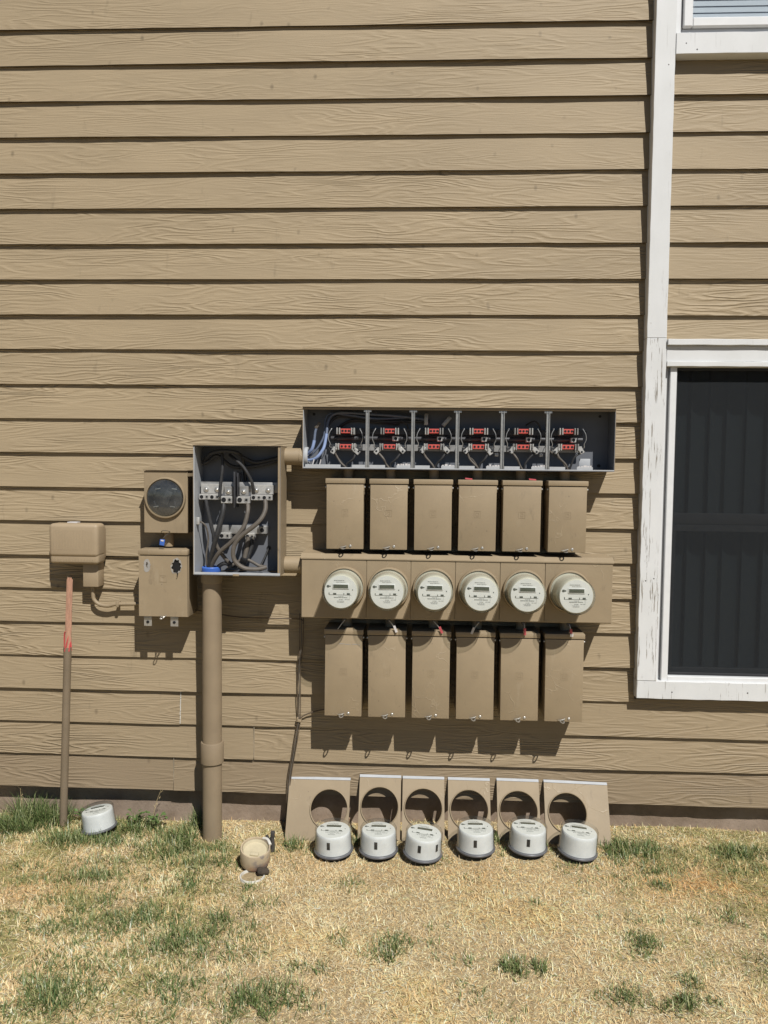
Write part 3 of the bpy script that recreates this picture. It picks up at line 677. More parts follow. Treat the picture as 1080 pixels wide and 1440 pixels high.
# bus bars through all bays
bx0, bx1 = trx(-0.385), trx(0.690)
MB().box(bx0, bx1, -0.048, -0.040, trz(1.765), trz(1.790)).build('bus_bar', 'bus', tr, bevel=0.001, seg=1)
MB().tube([(bx0, -0.045, trz(1.747)), (bx1, -0.045, trz(1.749))], 0.010, 12, 0).build('bus_bar', 'bus', tr)
MB().box(bx0, bx1, -0.042, -0.036, trz(1.695), trz(1.722)).build('bus_bar', 'tinned', tr, bevel=0.001, seg=1)
for i in range(6):
    cx = trx(MX[i]) - 0.006 + 0.0; zt, zb = trz(1.777 + 0.0012 * i), trz(1.711 + 0.0012 * i)
    so = bpy.data.objects.new('meter_socket', None); C.objects.link(so); so.parent = tr; so.location = (cx, 0, 0)
    for (zc, hw) in ((zt, 0.021), (zb, 0.025)):
        MB().box(-hw, hw, -0.088, -0.048, zc - 0.0095, zc + 0.0095).build('red_block', 'red', so, bevel=0.001, seg=1)
        for k in (-1, 0, 1):
            MB().cyl((k * hw * .64, -0.0885, zc), (k * hw * .64, -0.080, zc), 0.0052, 12).build('terminal_hole', 'hole', so)
        for s in (-1, 1):
            mb = MB(); x = s * (hw + 0.010)
            mb.box(x - 0.008, x - 0.003, -0.098, -0.048, zc - 0.015, zc + 0.013).box(x + 0.003, x + 0.008, -0.098, -0.048, zc - 0.015, zc + 0.013).box(x - .003, x + .003, -0.060, -0.05, zc - 0.015, zc + 0.013)
            mb.build('jaw', 'alu' if (i + s) % 3 else 'tinned', so, bevel=0.0012, seg=1)
    for s in (-1, 1):
        ja, jb = random.uniform(-.004, .004), random.uniform(-.25, .2); mb = MB(); mb.obox((s * 0.050 + ja, -0.080, zb - 0.017 + ja), (0.019, 0.026, 0.030), (0, -s * 0.75 + jb, 0)); lug = mb.build('lug', 'alu', so, bevel=0.002, seg=1)
        p = Vector((s * 0.056, -0.094, zb - 0.020)); MB().cyl(p, p + Vector((0, 0.002, 0)), 0.0045, 12).build('lug_screw', 'hole', so)
        q1, q2, q3 = [random.uniform(-.007, .007) for _ in range(3)]; MB().tube([(s * 0.046 + ja, -0.080, zb - 0.026), (s * 0.030 + q1, -0.086 + q3, zb - 0.048 + q2), (s * 0.011 + q2, -0.080, zb - 0.074), (0.004 + s * .003 + q3 * .5, -0.078, 0.004)], 0.0046, 8, 4).build('wire', 'cable2' if s < 0 else 'cable', so)
        MB().tube([(s * 0.066, -0.070, zt + 0.008), (s * 0.060, -0.085, zt + 0.010), (s * 0.071, -0.092, zt - 0.012), (s * 0.073, -0.092, zt - 0.036), (s * 0.066, -0.088, zb + 0.012), (s * 0.068, -0.085, zb - 0.002), (s * 0.058, -0.075, zb - 0.004)], 0.0016, 6, 4).build('spring', 'springw', so)
    if i: MB().box(0.013 if i > 1 else 0.010, 0.036, -0.074, -0.040, trz(1.7365), trz(1.7575)).build('neutral_lug', 'alu', so, bevel=0.002, seg=1); MB().cyl((0.0245, -0.0745, trz(1.747)), (0.0245, -0.070, trz(1.747)), 0.0068, 14).build('terminal_hole', 'hole', so)
    if i in (0, 2, 3, 5):
        q1 = random.uniform(-.01, .01)
        MB().tube([(-0.075 + q1, -0.03, zb - 0.004), (-0.05 + q1, -0.055, zb - 0.03), (-0.02, -0.06, zb - 0.055 + q1), (0.0 + q1, -0.06, zb - 0.085)], 0.0028, 6, 4).build('wire', 'cable2' if i % 2 else 'cable', so)
    if i in (1, 4): MB().tube([(0.02, -0.02, zt + 0.03), (0.05, -0.05, zt + 0.045), (0.075, -0.045, zt + 0.02), (0.08, -0.04, zt - 0.03)], 0.0032, 6, 4).build('wire', 'cable', so)
    if i in (2,):
        for s, rr in ((-1, 0.0), (1, 0.7)):
            MB().obox((s * 0.034 + (0.02 if s > 0 else 0), -0.035, zt + 0.048 - 0.004 * s), (0.017, 0.020, 0.050), (0, rr, 0)).build('feed_lug', 'tinned', so, bevel=0.002)
    if i in (3, 4): MB().box(0.072, 0.086, -0.07, -0.045, zb - 0.040, zb - 0.026).build('small_lug', 'alu', so, bevel=0.002)
    for s in (-1, 1): MB().cyl((s * 0.080, -0.0495, zt), (s * 0.080, -0.047, zt), 0.004, 10).build('terminal_hole', 'hole', so)
def L(pts): return [(trx(x), y, trz(z)) for x, y, z in pts]
W1 = [(-0.499, -0.060, 1.654), (-0.473, -0.070, 1.651), (-0.443, -0.085, 1.661), (-0.416, -0.085, 1.695), (-0.407, -0.080, 1.725), (-0.401, -0.075, 1.765)]
W1b = [(-0.401, -0.075, 1.765), (-0.396, -0.060, 1.820), (-0.378, -0.050, 1.848), (-0.332, -0.045, 1.858), (-0.234, -0.040, 1.853), (-0.096, -0.040, 1.845), (0.026, -0.035, 1.831)]
W2 = [(-0.499, -0.060, 1.673), (-0.479, -0.070, 1.682), (-0.462, -0.080, 1.700), (-0.453, -0.080, 1.736)]
W2b = [(-0.453, -0.080, 1.736), (-0.449, -0.075, 1.776), (-0.440, -0.070, 1.798)]
W3 = [(-0.500, -0.055, 1.664), (-0.474, -0.060, 1.670), (-0.440, -0.065, 1.705), (-0.413, -0.060, 1.759), (-0.409, -0.050, 1.827), (-0.385, -0.045, 1.854), (-0.312, -0.035, 1.848), (-0.188, -0.035, 1.833), (-0.050, -0.035, 1.840)]
MB().tube(L(W1), 0.0066, 10).build('cable', 'bluec', tr); MB().tube(L(W1b), 0.0060, 10).build('cable', 'greyc', tr)
MB().tube(L(W2), 0.0068, 10).build('cable', 'bluec', tr); MB().tube(L(W2b), 0.0055, 10).build('cable', 'greyc', tr)
MB().tube(L(W3), 0.0045, 8).build('cable', 'greyc', tr)
MB().tube(L([(-0.40, -0.05, 1.80), (-0.36, -0.03, 1.842), (-0.28, -0.028, 1.838), (-0.15, -0.03, 1.822), (0.04, -0.03, 1.825)]), 0.006, 8).build('cable', 'cable', tr)
MB().tube(L([(-0.36, -0.03, 1.79), (-0.30, -0.028, 1.825), (-0.2, -0.028, 1.820), (-0.09, -0.03, 1.812)]), 0.006, 8).build('cable', 'cable', tr)
MB().obox((trx(-0.440), -0.072, trz(1.800)), (0.014, 0.014, 0.032), (0, 0.6, 0)).build('splice', 'cable2', tr, bevel=0.003)
MB().lathe([(0.040, 0), (0.042, 0.003), (0.042, 0.014), (0.036, 0.016), (0.032, 0.014), (0.032, 0.0)], 28, Matrix.Translation((X0 + 0.002, -0.078, trz(1.665))) @ Matrix.Rotation(PI / 2, 4, 'Y')).build('bushing', 'lip', tr)
for x in (-0.425, -0.455): MB().obox((trx(x), -0.10, 0.022), (0.004, 0.003, 0.032), (0, 0.25, 0)).build('tie', 'tagw', tr)
MB().cyl((trx(-0.465), -0.008, trz(1.852)), (trx(-0.465), -0.004, trz(1.852)), 0.006, 12).build('mounting_hole', 'hole', tr)
MB().cyl((trx(0.77), -0.008, trz(1.852)), (trx(0.77), -0.004, trz(1.852)), 0.006, 12).build('mounting_hole', 'hole', tr)
MB().cyl((trx(0.77), -0.012, trz(1.640)), (trx(0.77), -0.004, trz(1.640)), 0.007, 12).build('mounting_hole', 'hole', tr)
for i in range(6):
    x = trx(BX[i]); MB().cyl((x + .004, -0.045, -0.002), (x + .004, -0.045, -0.045), 0.022).build('nipple', 'enamel', tr)

# ------------------------------------------------------------------ wiring gutter with open front
gu = thing('wiring_gutter', 'tall open wiring box with thick cables and metal terminal lugs', 'enclosure', (-0.761, 0, 1.166))
gx = -0.761
GX0, GX1, GH, GD, GB = -0.943 - gx, -0.578 - gx, 0.540, 0.197, -0.060
def gy(y): return -0.063 + 0.66 * y
def g(p): return (p[0] - gx, gy(p[1]), p[2] - 1.166)
MB().box(GX0 + .002, GX1 - .002, GB - 0.006, GB + 0.001, 0.002, GH - .002).build('back_panel', 'grey', gu)
MB().box(GX0 - .003, GX1 + .003, -GD - .006, GB + 0.002, GH, GH + 0.003).build('top_panel', 'enamel', gu, bevel=0.001, seg=1)
MB().box(GX0, GX1, -GD, GB - .0065, GH - .0025, GH - .0002).build('top_lining', 'grey', gu)
MB().box(GX0, GX1, -GD, GB + 0.002, -0.0022, -0.0002).build('bottom_panel', 'grey', gu)
MB().box(GX0, GX1, -GD - .001, -GD + .001, 0.0003, 0.010).build('bottom_flange', 'lip', gu, bevel=0.0004, seg=1)
MB().box(GX0, GX0 + 0.002, -GD, GB + 0.002, 0.0, GH - .003).build('side_panel', 'lip', gu)  # paler grey than the opposite wall: its sunlit look is in the colour
MB().box(GX0 - 0.0022, GX0 - 0.0002, -GD, GB + 0.002, -.001, GH - .0005).build('side_skin', 'enamel', gu)
MB().box(GX1 - 0.002, GX1, -GD, GB + 0.002, 0.0, GH - .003).build('side_panel', 'grey', gu)
MB().box(GX1 + 0.0002, GX1 + 0.0022, -GD, GB + 0.002, -.001, GH - .0005).build('side_skin', 'enamel', gu, bevel=0.0005, seg=1)
for x0, x1 in ((GX0 + .002, GX0 + 0.004), (GX1 - 0.010, GX1 - .002)):
    MB().box(x0, x1, -GD - .0008, -GD + .0006, 0.0105, GH - .003).build('front_flange', 'lip' if x0 < 0 else 'enamel', gu, bevel=0.0003, seg=1)
MB().obox((-0.002, -GD - 0.003, 0.0), (0.026, 0.006, 0.008)).build('catch', 'enamel', gu, bevel=0.001)
for z_ in (0.06, 0.46): MB().box(GX0 + 0.01, GX1 - 0.01, GB + 0.0025, 0.006, z_, z_ + 0.04).build('mounting_rail', 'steel', gu, bevel=0.002)
def lugblock(x0, x1, z0, z1, y, nh, r, name='lug_block', mat='alu'):
    y = gy(y)
    o = MB().box(x0, x1, y, y + 0.035, z0, z1).build(name, mat, gu, bevel=0.002, seg=1)
    for k in range(nh):
        x = x0 + (x1 - x0) * (k + .5) / nh; zc = (z0 + z1) / 2
        MB().lathe([(r, 0.0), (r * 1.0, 0.0012), (r * .62, 0.0012), (r * .6, 0.0006), (0.0, 0.0006)], 16, Matrix.Translation((x, y, zc)) @ Matrix.Rotation(PI / 2, 4, 'X')).build('set_screw', 'steel' if k % 2 else 'hole', o)
        MB().cyl((x, y - 0.0014, zc), (x, y - .0005, zc), r * .55, 10).build('socket', 'hole', o)
    return o
Y1 = -0.125
def plate(x0, x1, z0, z1, y, bolts=2, mat='alu'):
    y = gy(y)
    o = MB().box(x0, x1, y, y + 0.010, z0, z1).build('terminal_plate', mat, gu, bevel=0.0015, seg=1)
    for k in range(bolts):
        x = x0 + (x1 - x0) * (k + .5) / bolts
        MB().lathe([(0.011, 0), (0.011, 0.004), (0.006, 0.0045), (0.0, 0.0085)], 12, Matrix.Translation((x, y, (z0 + z1) / 2 - .002)) @ Matrix.Rotation(PI / 2, 4, 'X')).build('bolt', 'steel', o)
plate(-0.168, -0.074, 0.337, 0.380, Y1 + .012); lugblock(-0.174, -0.085, 0.312, 0.336, Y1, 4, 0.0075)
plate(-0.066, -0.030, 0.330, 0.370, Y1 + .006, 1, 'tinned'); lugblock(-0.078, -0.029, 0.298, 0.328, Y1 - .012, 2, 0.010)
plate(-0.002, 0.037, 0.330, 0.372, Y1 + .006, 1, 'tinned'); lugblock(-0.012, 0.045, 0.298, 0.328, Y1 - .012, 2, 0.010)
plate(0.046, 0.146, 0.338, 0.378, Y1 + .012); lugblock(0.048, 0.140, 0.312, 0.336, Y1, 4, 0.0075)
MB().box(-0.172, 0.160, gy(-0.098), gy(-0.080), 0.345, 0.388).build('terminal_rail', 'tinned', gu, bevel=0.001)
MB().box(-0.020, -0.014, gy(-0.165), gy(-0.050), 0.280, 0.432).build('barrier', 'bus', gu, bevel=0.001)
MB().box(-0.008, -0.004, gy(-0.145), gy(-0.050), 0.330, 0.428).build('barrier', 'bus', gu, bevel=0.001)
MB().box(-0.126, 0.106, gy(-0.050), gy(-0.042), 0.165, 0.202).build('neutral_bar', 'tinned', gu, bevel=0.001)
lugblock(-0.096, -0.046, 0.144, 0.170, -0.085, 2, 0.008); lugblock(0.018, 0.058, 0.142, 0.169, -0.085, 2, 0.008); lugblock(0.068, 0.108, 0.166, 0.199, -0.065, 1, 0.009, 'neutral_lug', 'tinned')
MB().box(GX0 + .0025, GX0 + 0.016, gy(-0.160), gy(-0.140), 0.208, 0.238).build('ground_clip', 'alu', gu, bevel=0.002)
def gp(pts): return [g(p) for p in pts]
cabs = [
 ('cable', [(-0.930, -0.050, 1.640), (-0.888, -0.120, 1.672), (-0.840, -0.150, 1.684), (-0.797, -0.150, 1.684), (-0.763, -0.130, 1.674), (-0.756, -0.060, 1.650), (-0.75, -0.03, 1.56)], 0.0085),
 ('cable', [(-0.81, -0.08, 1.669), (-0.778, -0.130, 1.649), (-0.744, -0.140, 1.620), (-0.721, -0.140, 1.585), (-0.705, -0.130, 1.546), (-0.702, -0.110, 1.496)], 0.0075),
 ('cable', [(-0.841, -0.10, 1.680), (-0.836, -0.115, 1.611), (-0.841, -0.125, 1.552), (-0.845, -0.135, 1.490)], 0.0075),
 ('cable', [(-0.93, -0.06, 1.63), (-0.90, -0.06, 1.645), (-0.86, -0.09, 1.665), (-0.80, -0.06, 1.62), (-0.70, -0.05, 1.625), (-0.60, -0.05, 1.650)], 0.009),
 ('cable', [(-0.76, -0.09, 1.665), (-0.71, -0.06, 1.640), (-0.65, -0.05, 1.648), (-0.59, -0.06, 1.664)], 0.009),
 ('cable', [(-0.907, -0.115, 1.478), (-0.898, -0.125, 1.440), (-0.882, -0.130, 1.370), (-0.866, -0.130, 1.310)], 0.009),
 ('cable2', [(-0.866, -0.130, 1.310), (-0.857, -0.120, 1.274), (-0.822, -0.100, 1.221), (-0.800, -0.080, 1.196)], 0.0095),
 ('cable', [(-0.829, -0.120, 1.465), (-0.831, -0.140, 1.418), (-0.860, -0.150, 1.312), (-0.895, -0.105, 1.195), (-0.898, -0.090, 1.168)], 0.0115),
 ('cable2', [(-0.727, -0.120, 1.465), (-0.722, -0.150, 1.432), (-0.737, -0.170, 1.366), (-0.784, -0.170, 1.307), (-0.845, -0.150, 1.254), (-0.883, -0.110, 1.197), (-0.886, -0.090, 1.168)], 0.0105),
 ('cable2', [(-0.652, -0.120, 1.480), (-0.648, -0.150, 1.437), (-0.673, -0.180, 1.388), (-0.749, -0.185, 1.325), (-0.777, -0.185, 1.278), (-0.774, -0.180, 1.227), (-0.737, -0.172, 1.194), (-0.684, -0.165, 1.188), (-0.641, -0.150, 1.197)], 0.0110),
 ('cable2', [(-0.925, -0.150, 1.387), (-0.903, -0.140, 1.365), (-0.896, -0.120, 1.311), (-0.905, -0.120, 1.241), (-0.905, -0.100, 1.190)], 0.0042),
 ('cable2', [(-0.815, -0.11, 1.188), (-0.784, -0.100, 1.206), (-0.746, -0.100, 1.226), (-0.716, -0.100, 1.217), (-0.681, -0.100, 1.198), (-0.660, -0.100, 1.195)], 0.0075),
 ('cable2', [(-0.729, -0.080, 1.320), (-0.734, -0.090, 1.277), (-0.743, -0.100, 1.226)], 0.012),
 ('cable', [(-0.720, -0.080, 1.320), (-0.716, -0.085, 1.277), (-0.738, -0.100, 1.215), (-0.76, -0.10, 1.195)], 0.010),
 ('cable', [(-0.86, -0.08, 1.19), (-0.83, -0.09, 1.205), (-0.79, -0.07, 1.19), (-0.75, -0.07, 1.182)], 0.010),
 ('cable', [(-0.651, -0.012, 1.268), (-0.665, -0.03, 1.23), (-0.68, -0.05, 1.195)], 0.005),
]
for mt, pts, r in cabs: MB().tube(gp(pts), r * 0.88, 10, 5).build('cable', mt, gu)
MB().lathe([(0.034, -0.002), (0.040, 0.0), (0.041, 0.003), (0.041, 0.018), (0.038, 0.022), (0.033, 0.022), (0.032, 0.0)], 32, Matrix.Translation((-0.893 - gx, -0.106, 0.0005))).build('conduit_bushing', 'blue', gu)
MB().cyl((-0.651 - gx, GB - 0.008, 0.102), (-0.651 - gx, GB - 0.005, 0.102), 0.010, 14).build('knockout', 'hole', gu)
MB().obox(g((-0.745, -0.1, 1.222)), (0.03, 0.03, 0.024), (0.2, 0.3, 0)).build('tape', 'hole', gu, bevel=0.005)

# ------------------------------------------------------------------ pipes
def pipe_nipple(z, x0, x1, label):
    o = thing('pipe_nipple', label, 'pipe', ((x0 + x1) / 2, -0.085, z), group='short pipes joining the enclosures')
    h = (x1 - x0) / 2
    MB().cyl((-h, 0, 0), (h, 0, 0), 0.0365, 32).build('pipe', 'enamel', o)
    MB().lathe([(0.037, 0), (0.0392, 0.001), (0.0392, 0.014), (0.037, 0.015)], 32, Matrix.Translation((h - 0.0155, 0, 0)) @ Matrix.Rotation(PI / 2, 4, 'Y')).build('locknut', 'enamel', o)
pipe_nipple(1.665, -0.5755, -0.4975, 'short tan pipe joining the wiring box to the open upper trough')
pipe_nipple(1.199, -0.5755, -0.4955, 'short tan pipe joining the wiring box to the meter enclosure')
cp = thing('service_conduit', 'thick tan vertical conduit rising from the ground to the wiring box', 'conduit', (-0.890, -0.106, 0.0))
MB().lathe([(0.0415, -0.12), (0.0415, 1.1636)], 40).build('pipe', 'pipe2', cp)
MB().lathe([(0.0416, 0.328), (0.0490, 0.329), (0.0495, 0.332), (0.0495, 0.416), (0.0480, 0.420), (0.0416, 0.4205)], 40).build('coupling', 'pipe2', cp)
MB().lathe([(0.0416, 1.118), (0.046, 1.120), (0.0465, 1.150), (0.046, 1.1634), (0.0416, 1.1635)], 40).build('connector', 'enamel', cp)

th = thing('cable_riser', 'thin tan pipe with frayed salmon and red cable standing out of its top', 'conduit', (-1.586, -0.05, 0.0))
MB().tube([(0, 0, -0.1), (0.0005, 0, 0.01), (0.013, 0.004, 0.40), (0.026, 0.008, 0.806)], 0.0165, 20, 4).build('pipe', 'pipe', th)
for i in range(9):
    a = 2 * PI * i / 9; r = 0.0095 if i else 0.0
    pts = []
    for k in range(9):
        t = k / 8; z = 0.775 + t * random.uniform(0.335, 0.348); tw = a + t * 2.4 + random.uniform(-.25, .25)
        pts.append((0.026 + 0.013 * t + r * (1 - .12 * t) * math.cos(tw), 0.008 + r * math.sin(tw), z))
    MB().tube(pts, 0.0048, 6, 3).build('strand', 'strandp', th)
for i in range(5):
    a = 2 * PI * i / 5 + .4; pts = [(0.026 + 0.0135 * math.cos(a + t * 1.5), 0.008 + 0.0135 * math.sin(a + t * 1.5), 0.79 + t * random.uniform(0.07, 0.13)) for t in (0, .3, .6, 1)]
    MB().tube(pts, lambda t: 0.0045 * (1 - .6 * t), 6, 3).build('strand', 'strandr', th)
for i in range(8):
    MB().tube([(0.039 + random.uniform(-.006, .006), 0.008 + random.uniform(-.006, .006), 1.105), (0.039 + random.uniform(-.012, .012), 0.008 + random.uniform(-.01, .01), 1.128)], 0.0014, 5, 0).build('frayed_end', 'brown', th)

# ------------------------------------------------------------------ small meter box and small breaker box on the left
mx = thing('meter_socket_box', 'small tan meter box with empty round clear cover', 'meter box', (-1.0885, 0, 1.331))
MB().box(-0.092, 0.092, -0.111, 0.004, 0.0, 0.268).build('housing', 'enamel', mx, bevel=0.003)
cv = MB().plate_hole(-0.0945, 0.0945, 0.001, 0.266, 0.0, 0.152, 0.080, -0.1145, 0.003).build('cover', 'enamel', mx, bevel=0.0008, seg=1)
MB().box(-0.0965, 0.0965, -0.122, 0.0, 0.2685, 0.273).build('rain_lip', 'enamel', mx, bevel=0.0015)
R_ = Matrix.Translation((0, -0.1145, 0.152)) @ Matrix.Rotation(PI / 2, 4, 'X')
MB().lathe([(0.0885, 0.0), (0.0890, 0.008), (0.0865, 0.014), (0.0820, 0.0150), (0.0795, 0.011), (0.0795, 0.0)], 48, R_).build('ring', 'enamel', mx)
MB().lathe([(0.0, 0.001), (0.079, 0.001), (0.079, 0.004)], 40, R_).build('socket_back', 'hole', mx)
for sx in (-1, 1):
    for sz in (-1, 1):
        MB().obox((sx * 0.036 + 0.004 * sz, -0.1215, 0.152 + sz * 0.038), (0.022, 0.008, 0.0045), (0, 0.15 * sx, 0)).build('jaw', 'tinned', mx, bevel=0.001); MB().obox((sx * 0.044, -0.120, 0.152 + sz * 0.03), (0.007, 0.006, 0.034), (0, 0.3 * sz, 0)).build('jaw', 'bus', mx, bevel=0.001)
MB().obox((0.008, -0.121, 0.152), (0.030, 0.006, 0.060), (0, 0.4, 0)).build('jumper', 'bus', mx, bevel=0.008)
MB().lathe([(0.079, 0.0035), (0.0785, 0.012), (0.075, 0.018), (0.060, 0.0205), (0.0, 0.0215)], 48, R_).build('clear_cover', 'dusty', mx)
MB().cyl((-0.004, -0.060, 0.0), (-0.004, -0.060, -0.062), 0.021).build('nipple', 'enamel', mx)
MB().tube([(-0.020, -0.112, 0.004), (-0.012, -0.126, 0.010), (0.010, -0.124, 0.010), (0.018, -0.112, 0.002), (0.0, -0.118, -0.010), (-0.010, -0.125, -0.024)], 0.0014, 5, 4).build('seal_wire', 'iron', mx)
bs = thing('blue_seal', 'small blue plastic seal hanging under the small meter box', 'seal', (-1.0985, -0.133, 1.270))
MB().obox((0, 0, 0.022), (0.021, 0.006, 0.026), (0, 0.15, 0)).build('tag', 'blue', bs, bevel=0.0015)
MB().obox((0.001, -0.0036, 0.030), (0.012, 0.001, 0.006), (0, 0.15, 0)).build('print', 'tagw', bs)

sb = thing('breaker_box', 'small tan breaker box with two torn holes in its cover', 'breaker box', (-1.0935, 0, 0.973))
MB().box(-0.102, 0.102, -0.132, 0.004, 0.004, 0.284).build('body', 'hole', sb)
for s in (-1, 1): MB().box(s * 0.1045 - .0022, s * 0.1045 + .0022, -0.120, 0.003, 0.0025, 0.282).build('side_panel', 'enamel', sb, bevel=0.001)
MB().box(-0.1065, 0.1065, -0.130, 0.002, -0.001, 0.002).build('bottom_panel', 'enamel', sb)
random.seed(5)
def ragged(n, rx, rz):
    return [(2 * PI * i / n, (rx * rz / math.hypot(rz * math.cos(2 * PI * i / n), rx * math.sin(2 * PI * i / n))) * random.uniform(0.78, 1.18)) for i in range(n)]
hl, hr_ = ragged(18, 0.0045, 0.013), ragged(22, 0.019, 0.030)
MB().plate_hole(-0.106, 0.0, 0.0, 0.262, -0.070, 0.221, hl, -0.1385, 0.004).build('cover', 'enamel', sb)
MB().plate_hole(0.0, 0.106, 0.0, 0.262, 0.057, 0.219, hr_, -0.1385, 0.004).build('cover', 'enamel', sb)
MB().box(-0.1085, 0.1085, -0.1435, 0.0, 0.265, 0.289).build('rain_hood', 'enamel', sb, bevel=0.004)
def patch(cx, cz, inner, n, rx, rz, nm, mat, y):
    """bare ragged collar round a torn hole"""
    mb = MB(); outer = ragged(len(inner), rx, rz); A = []; 
    for (a, ri), (_, ro) in zip(inner, outer):
        ro = max(ro, ri + 0.0015); q = [(cx + rr * math.cos(a), yy, cz + rr * math.sin(a)) for rr, yy in ((ri, y), (ro, y), (ri, y + .0008), (ro, y + .0008))]
        A.append([mb.bm.verts.new(p) for p in q])
    for i in range(len(A)):
        p, q = A[i], A[(i + 1) % len(A)]
        for u, v in ((0, 1), (1, 3), (3, 2), (2, 0)): mb.bm.faces.new((p[u], q[u], q[v], p[v]))
    return mb.build(nm, mat, sb)
patch(-0.070, 0.221, hl, 18, 0.015, 0.034, 'bare_patch', 'primer', -0.1394)
patch(0.057, 0.219, hr_, 22, 0.0225, 0.034, 'bare_patch', 'primer', -0.1394)
MB().tube([(0.060, -0.139, 0.195), (0.066, -0.146, 0.184), (0.062, -0.148, 0.176)], 0.0016, 5, 3).build('torn_shred', 'hole', sb)
MB().box(-0.070 - .003, -0.070 + .003, -0.1325, -0.1322, 0.212, 0.233).build('inner_tab', 'steel', sb)
k = MB()
for (x0, x1, z0, z1) in ((-0.016, 0.016, 0.176, 0.179), (-0.016, -0.013, 0.152, 0.176), (0.013, 0.016, 0.152, 0.176), (-0.016, 0.016, 0.149, 0.152), (-0.006, 0.006, 0.168, 0.171)): k.box(x0, x1, -0.1397, -0.138, z0, z1)
k.build('emblem', 'enamel', sb, smooth=False)
for x in (-0.073, 0.043):
    mb = MB(); mb.box(x - 0.017, x + 0.017, -0.124, -0.121, -0.046, -0.0015); h = mb.build('hasp_bracket', 'steel', sb, bevel=0.001, seg=1)
    MB().box(x - 0.0165, x + 0.0165, -0.1255, -0.1245, -0.012, -0.003).build('bracket_lip', 'tinned', h)
    MB().cyl((x, -0.1262, -0.028), (x, -0.1242, -0.028), 0.0065, 12).build('bracket_hole', 'hole', h)
MB().tube([(-0.012, -0.137, 0.003), (-0.004, -0.150, 0.000), (0.008, -0.150, 0.000), (0.012, -0.137, 0.004)], 0.002, 6, 4).build('catch', 'steel', sb)
MB().tube([(-0.004, -0.14, 0.0), (-0.006, -0.165, -0.004), (0.0, -0.172, -0.004), (0.006, -0.165, -0.004), (0.004, -0.14, 0.0)], 0.002, 6, 4).build('hasp', 'steel', sb)

# ------------------------------------------------------------------ telephone box
tb = thing('telephone_box', 'beige rounded plastic utility box with ribbed front above the thin riser', 'utility box', (-1.502, 0, 1.188))
MB().box(-0.108, 0.108, -0.074, 0.004, 0.004, 0.170).build('base', 'tele', tb, bevel=0.022, seg=4)
MB().box(-0.110, 0.110, -0.104, -0.018, 0.030, 0.176).build('lid', 'tele', tb, bevel=0.017, seg=4)
MB().box(-0.1085, 0.1085, -0.097, -0.018, -0.001, 0.060).build('lower_lid', 'tele', tb, bevel=0.013, seg=3)
rib = None
for i in range(26):
    x = -0.084 + 0.168 * i / 25
    if rib is None: rib = MB().box(-0.0015, 0.0015, -0.0990, -0.093, 0.008, 0.022).build('rib', 'tele', tb, bevel=0.001, seg=1); o = rib
    else: o = rib.copy(); C.objects.link(o)
    o.location = (x, 0, 0)
rib = None
for i in range(26):
    x = -0.084 + 0.168 * i / 25
    if rib is None: rib = MB().box(-0.0012, 0.0012, -0.1048, -0.102, 0.062, 0.150).build('rib', 'tele', tb, bevel=0.0006, seg=1); o = rib
    else: o = rib.copy(); C.objects.link(o)
    o.location = (x, 0, 0)
MB().box(-0.045, 0.0, -0.060, -0.030, 0.1765, 0.181).build('sticker', 'tagw', tb)
MB().box(0.022, 0.092, -0.060, 0.004, -0.106, -0.0015).build('junction_box', 'tele', tb, bevel=0.004)
fx = thing('flexible_conduit', 'thin bent tan conduit running from utility box to small breaker box', 'conduit', (-1.35, -0.03, 1.0))
FP = [(-1.447, -0.030, 1.080), (-1.447, -0.030, 1.037), (-1.441, -0.030, 1.018), (-1.419, -0.030, 1.000), (-1.380, -0.030, 0.994), (-1.335, -0.030, 1.003), (-1.196, -0.030, 1.006)]
MB().tube([(x + 1.35, y + .03, z - 1.0) for x, y, z in FP], 0.0085, 12, 5).build('tube', 'enamel', fx)
MB().obox((0.015, 0.004, 0.003), (0.014, 0.030, 0.026), (0, 0, 0)).build('strap', 'enamel', fx, bevel=0.003)

# loose wires stapled to the wall
WP = [(-0.514, -0.020, 0.975), (-0.513, -0.020, 0.841), (-0.523, -0.014, 0.743), (-0.523, -0.012, 0.598), (-0.525, -0.012, 0.495), (-0.538, -0.012, 0.404), (-0.550, -0.012, 0.323), (-0.563, -0.012, 0.241), (-0.570, -0.020, 0.150), (-0.575, -0.02, 0.0)]
lw_ = thing('wire_bundle', 'thin brown wires stapled to the siding beside the lower breaker boxes', 'wires', (-0.57, -0.02, 0.0))
for i in range(3):
    pts = [(x + 0.57 + (i - 1) * random.uniform(.004, .0085), y + .02 - 0.003 * (i % 2), z) for x, y, z in WP]
    MB().tube(pts, 0.0021, 6, 5).build('wire', 'brown' if i != 1 else 'cable2', lw_)
BP = [(-0.523, -0.012, 0.498), (-0.487, -0.012, 0.522), (-0.414, -0.015, 0.544), (-0.303, -0.015, 0.553)]
MB().tube([(x + .57, y + .02, z) for x, y, z in BP], 0.0032, 6, 5).build('wire', 'brown', lw_)
MB().tube([(x + .57, -0.006, z) for x, z in ((-1.0, .985), (-0.8, .955), (-0.64, .952), (-0.52, .950), (-0.505, .93))], 0.003, 6, 5).build('wire', 'brown', lw_)
MB().obox((0.046, 0.006, 0.492), (0.022, 0.014, 0.012), (0, 0.2, 0)).build('clamp', 'enamel', lw_, bevel=0.002)
MB().obox((0.040, 0.004, 0.500), (0.008, 0.010, 0.016), (0, 0.2, 0)).build('clamp', 'enamel', lw_, bevel=0.002)

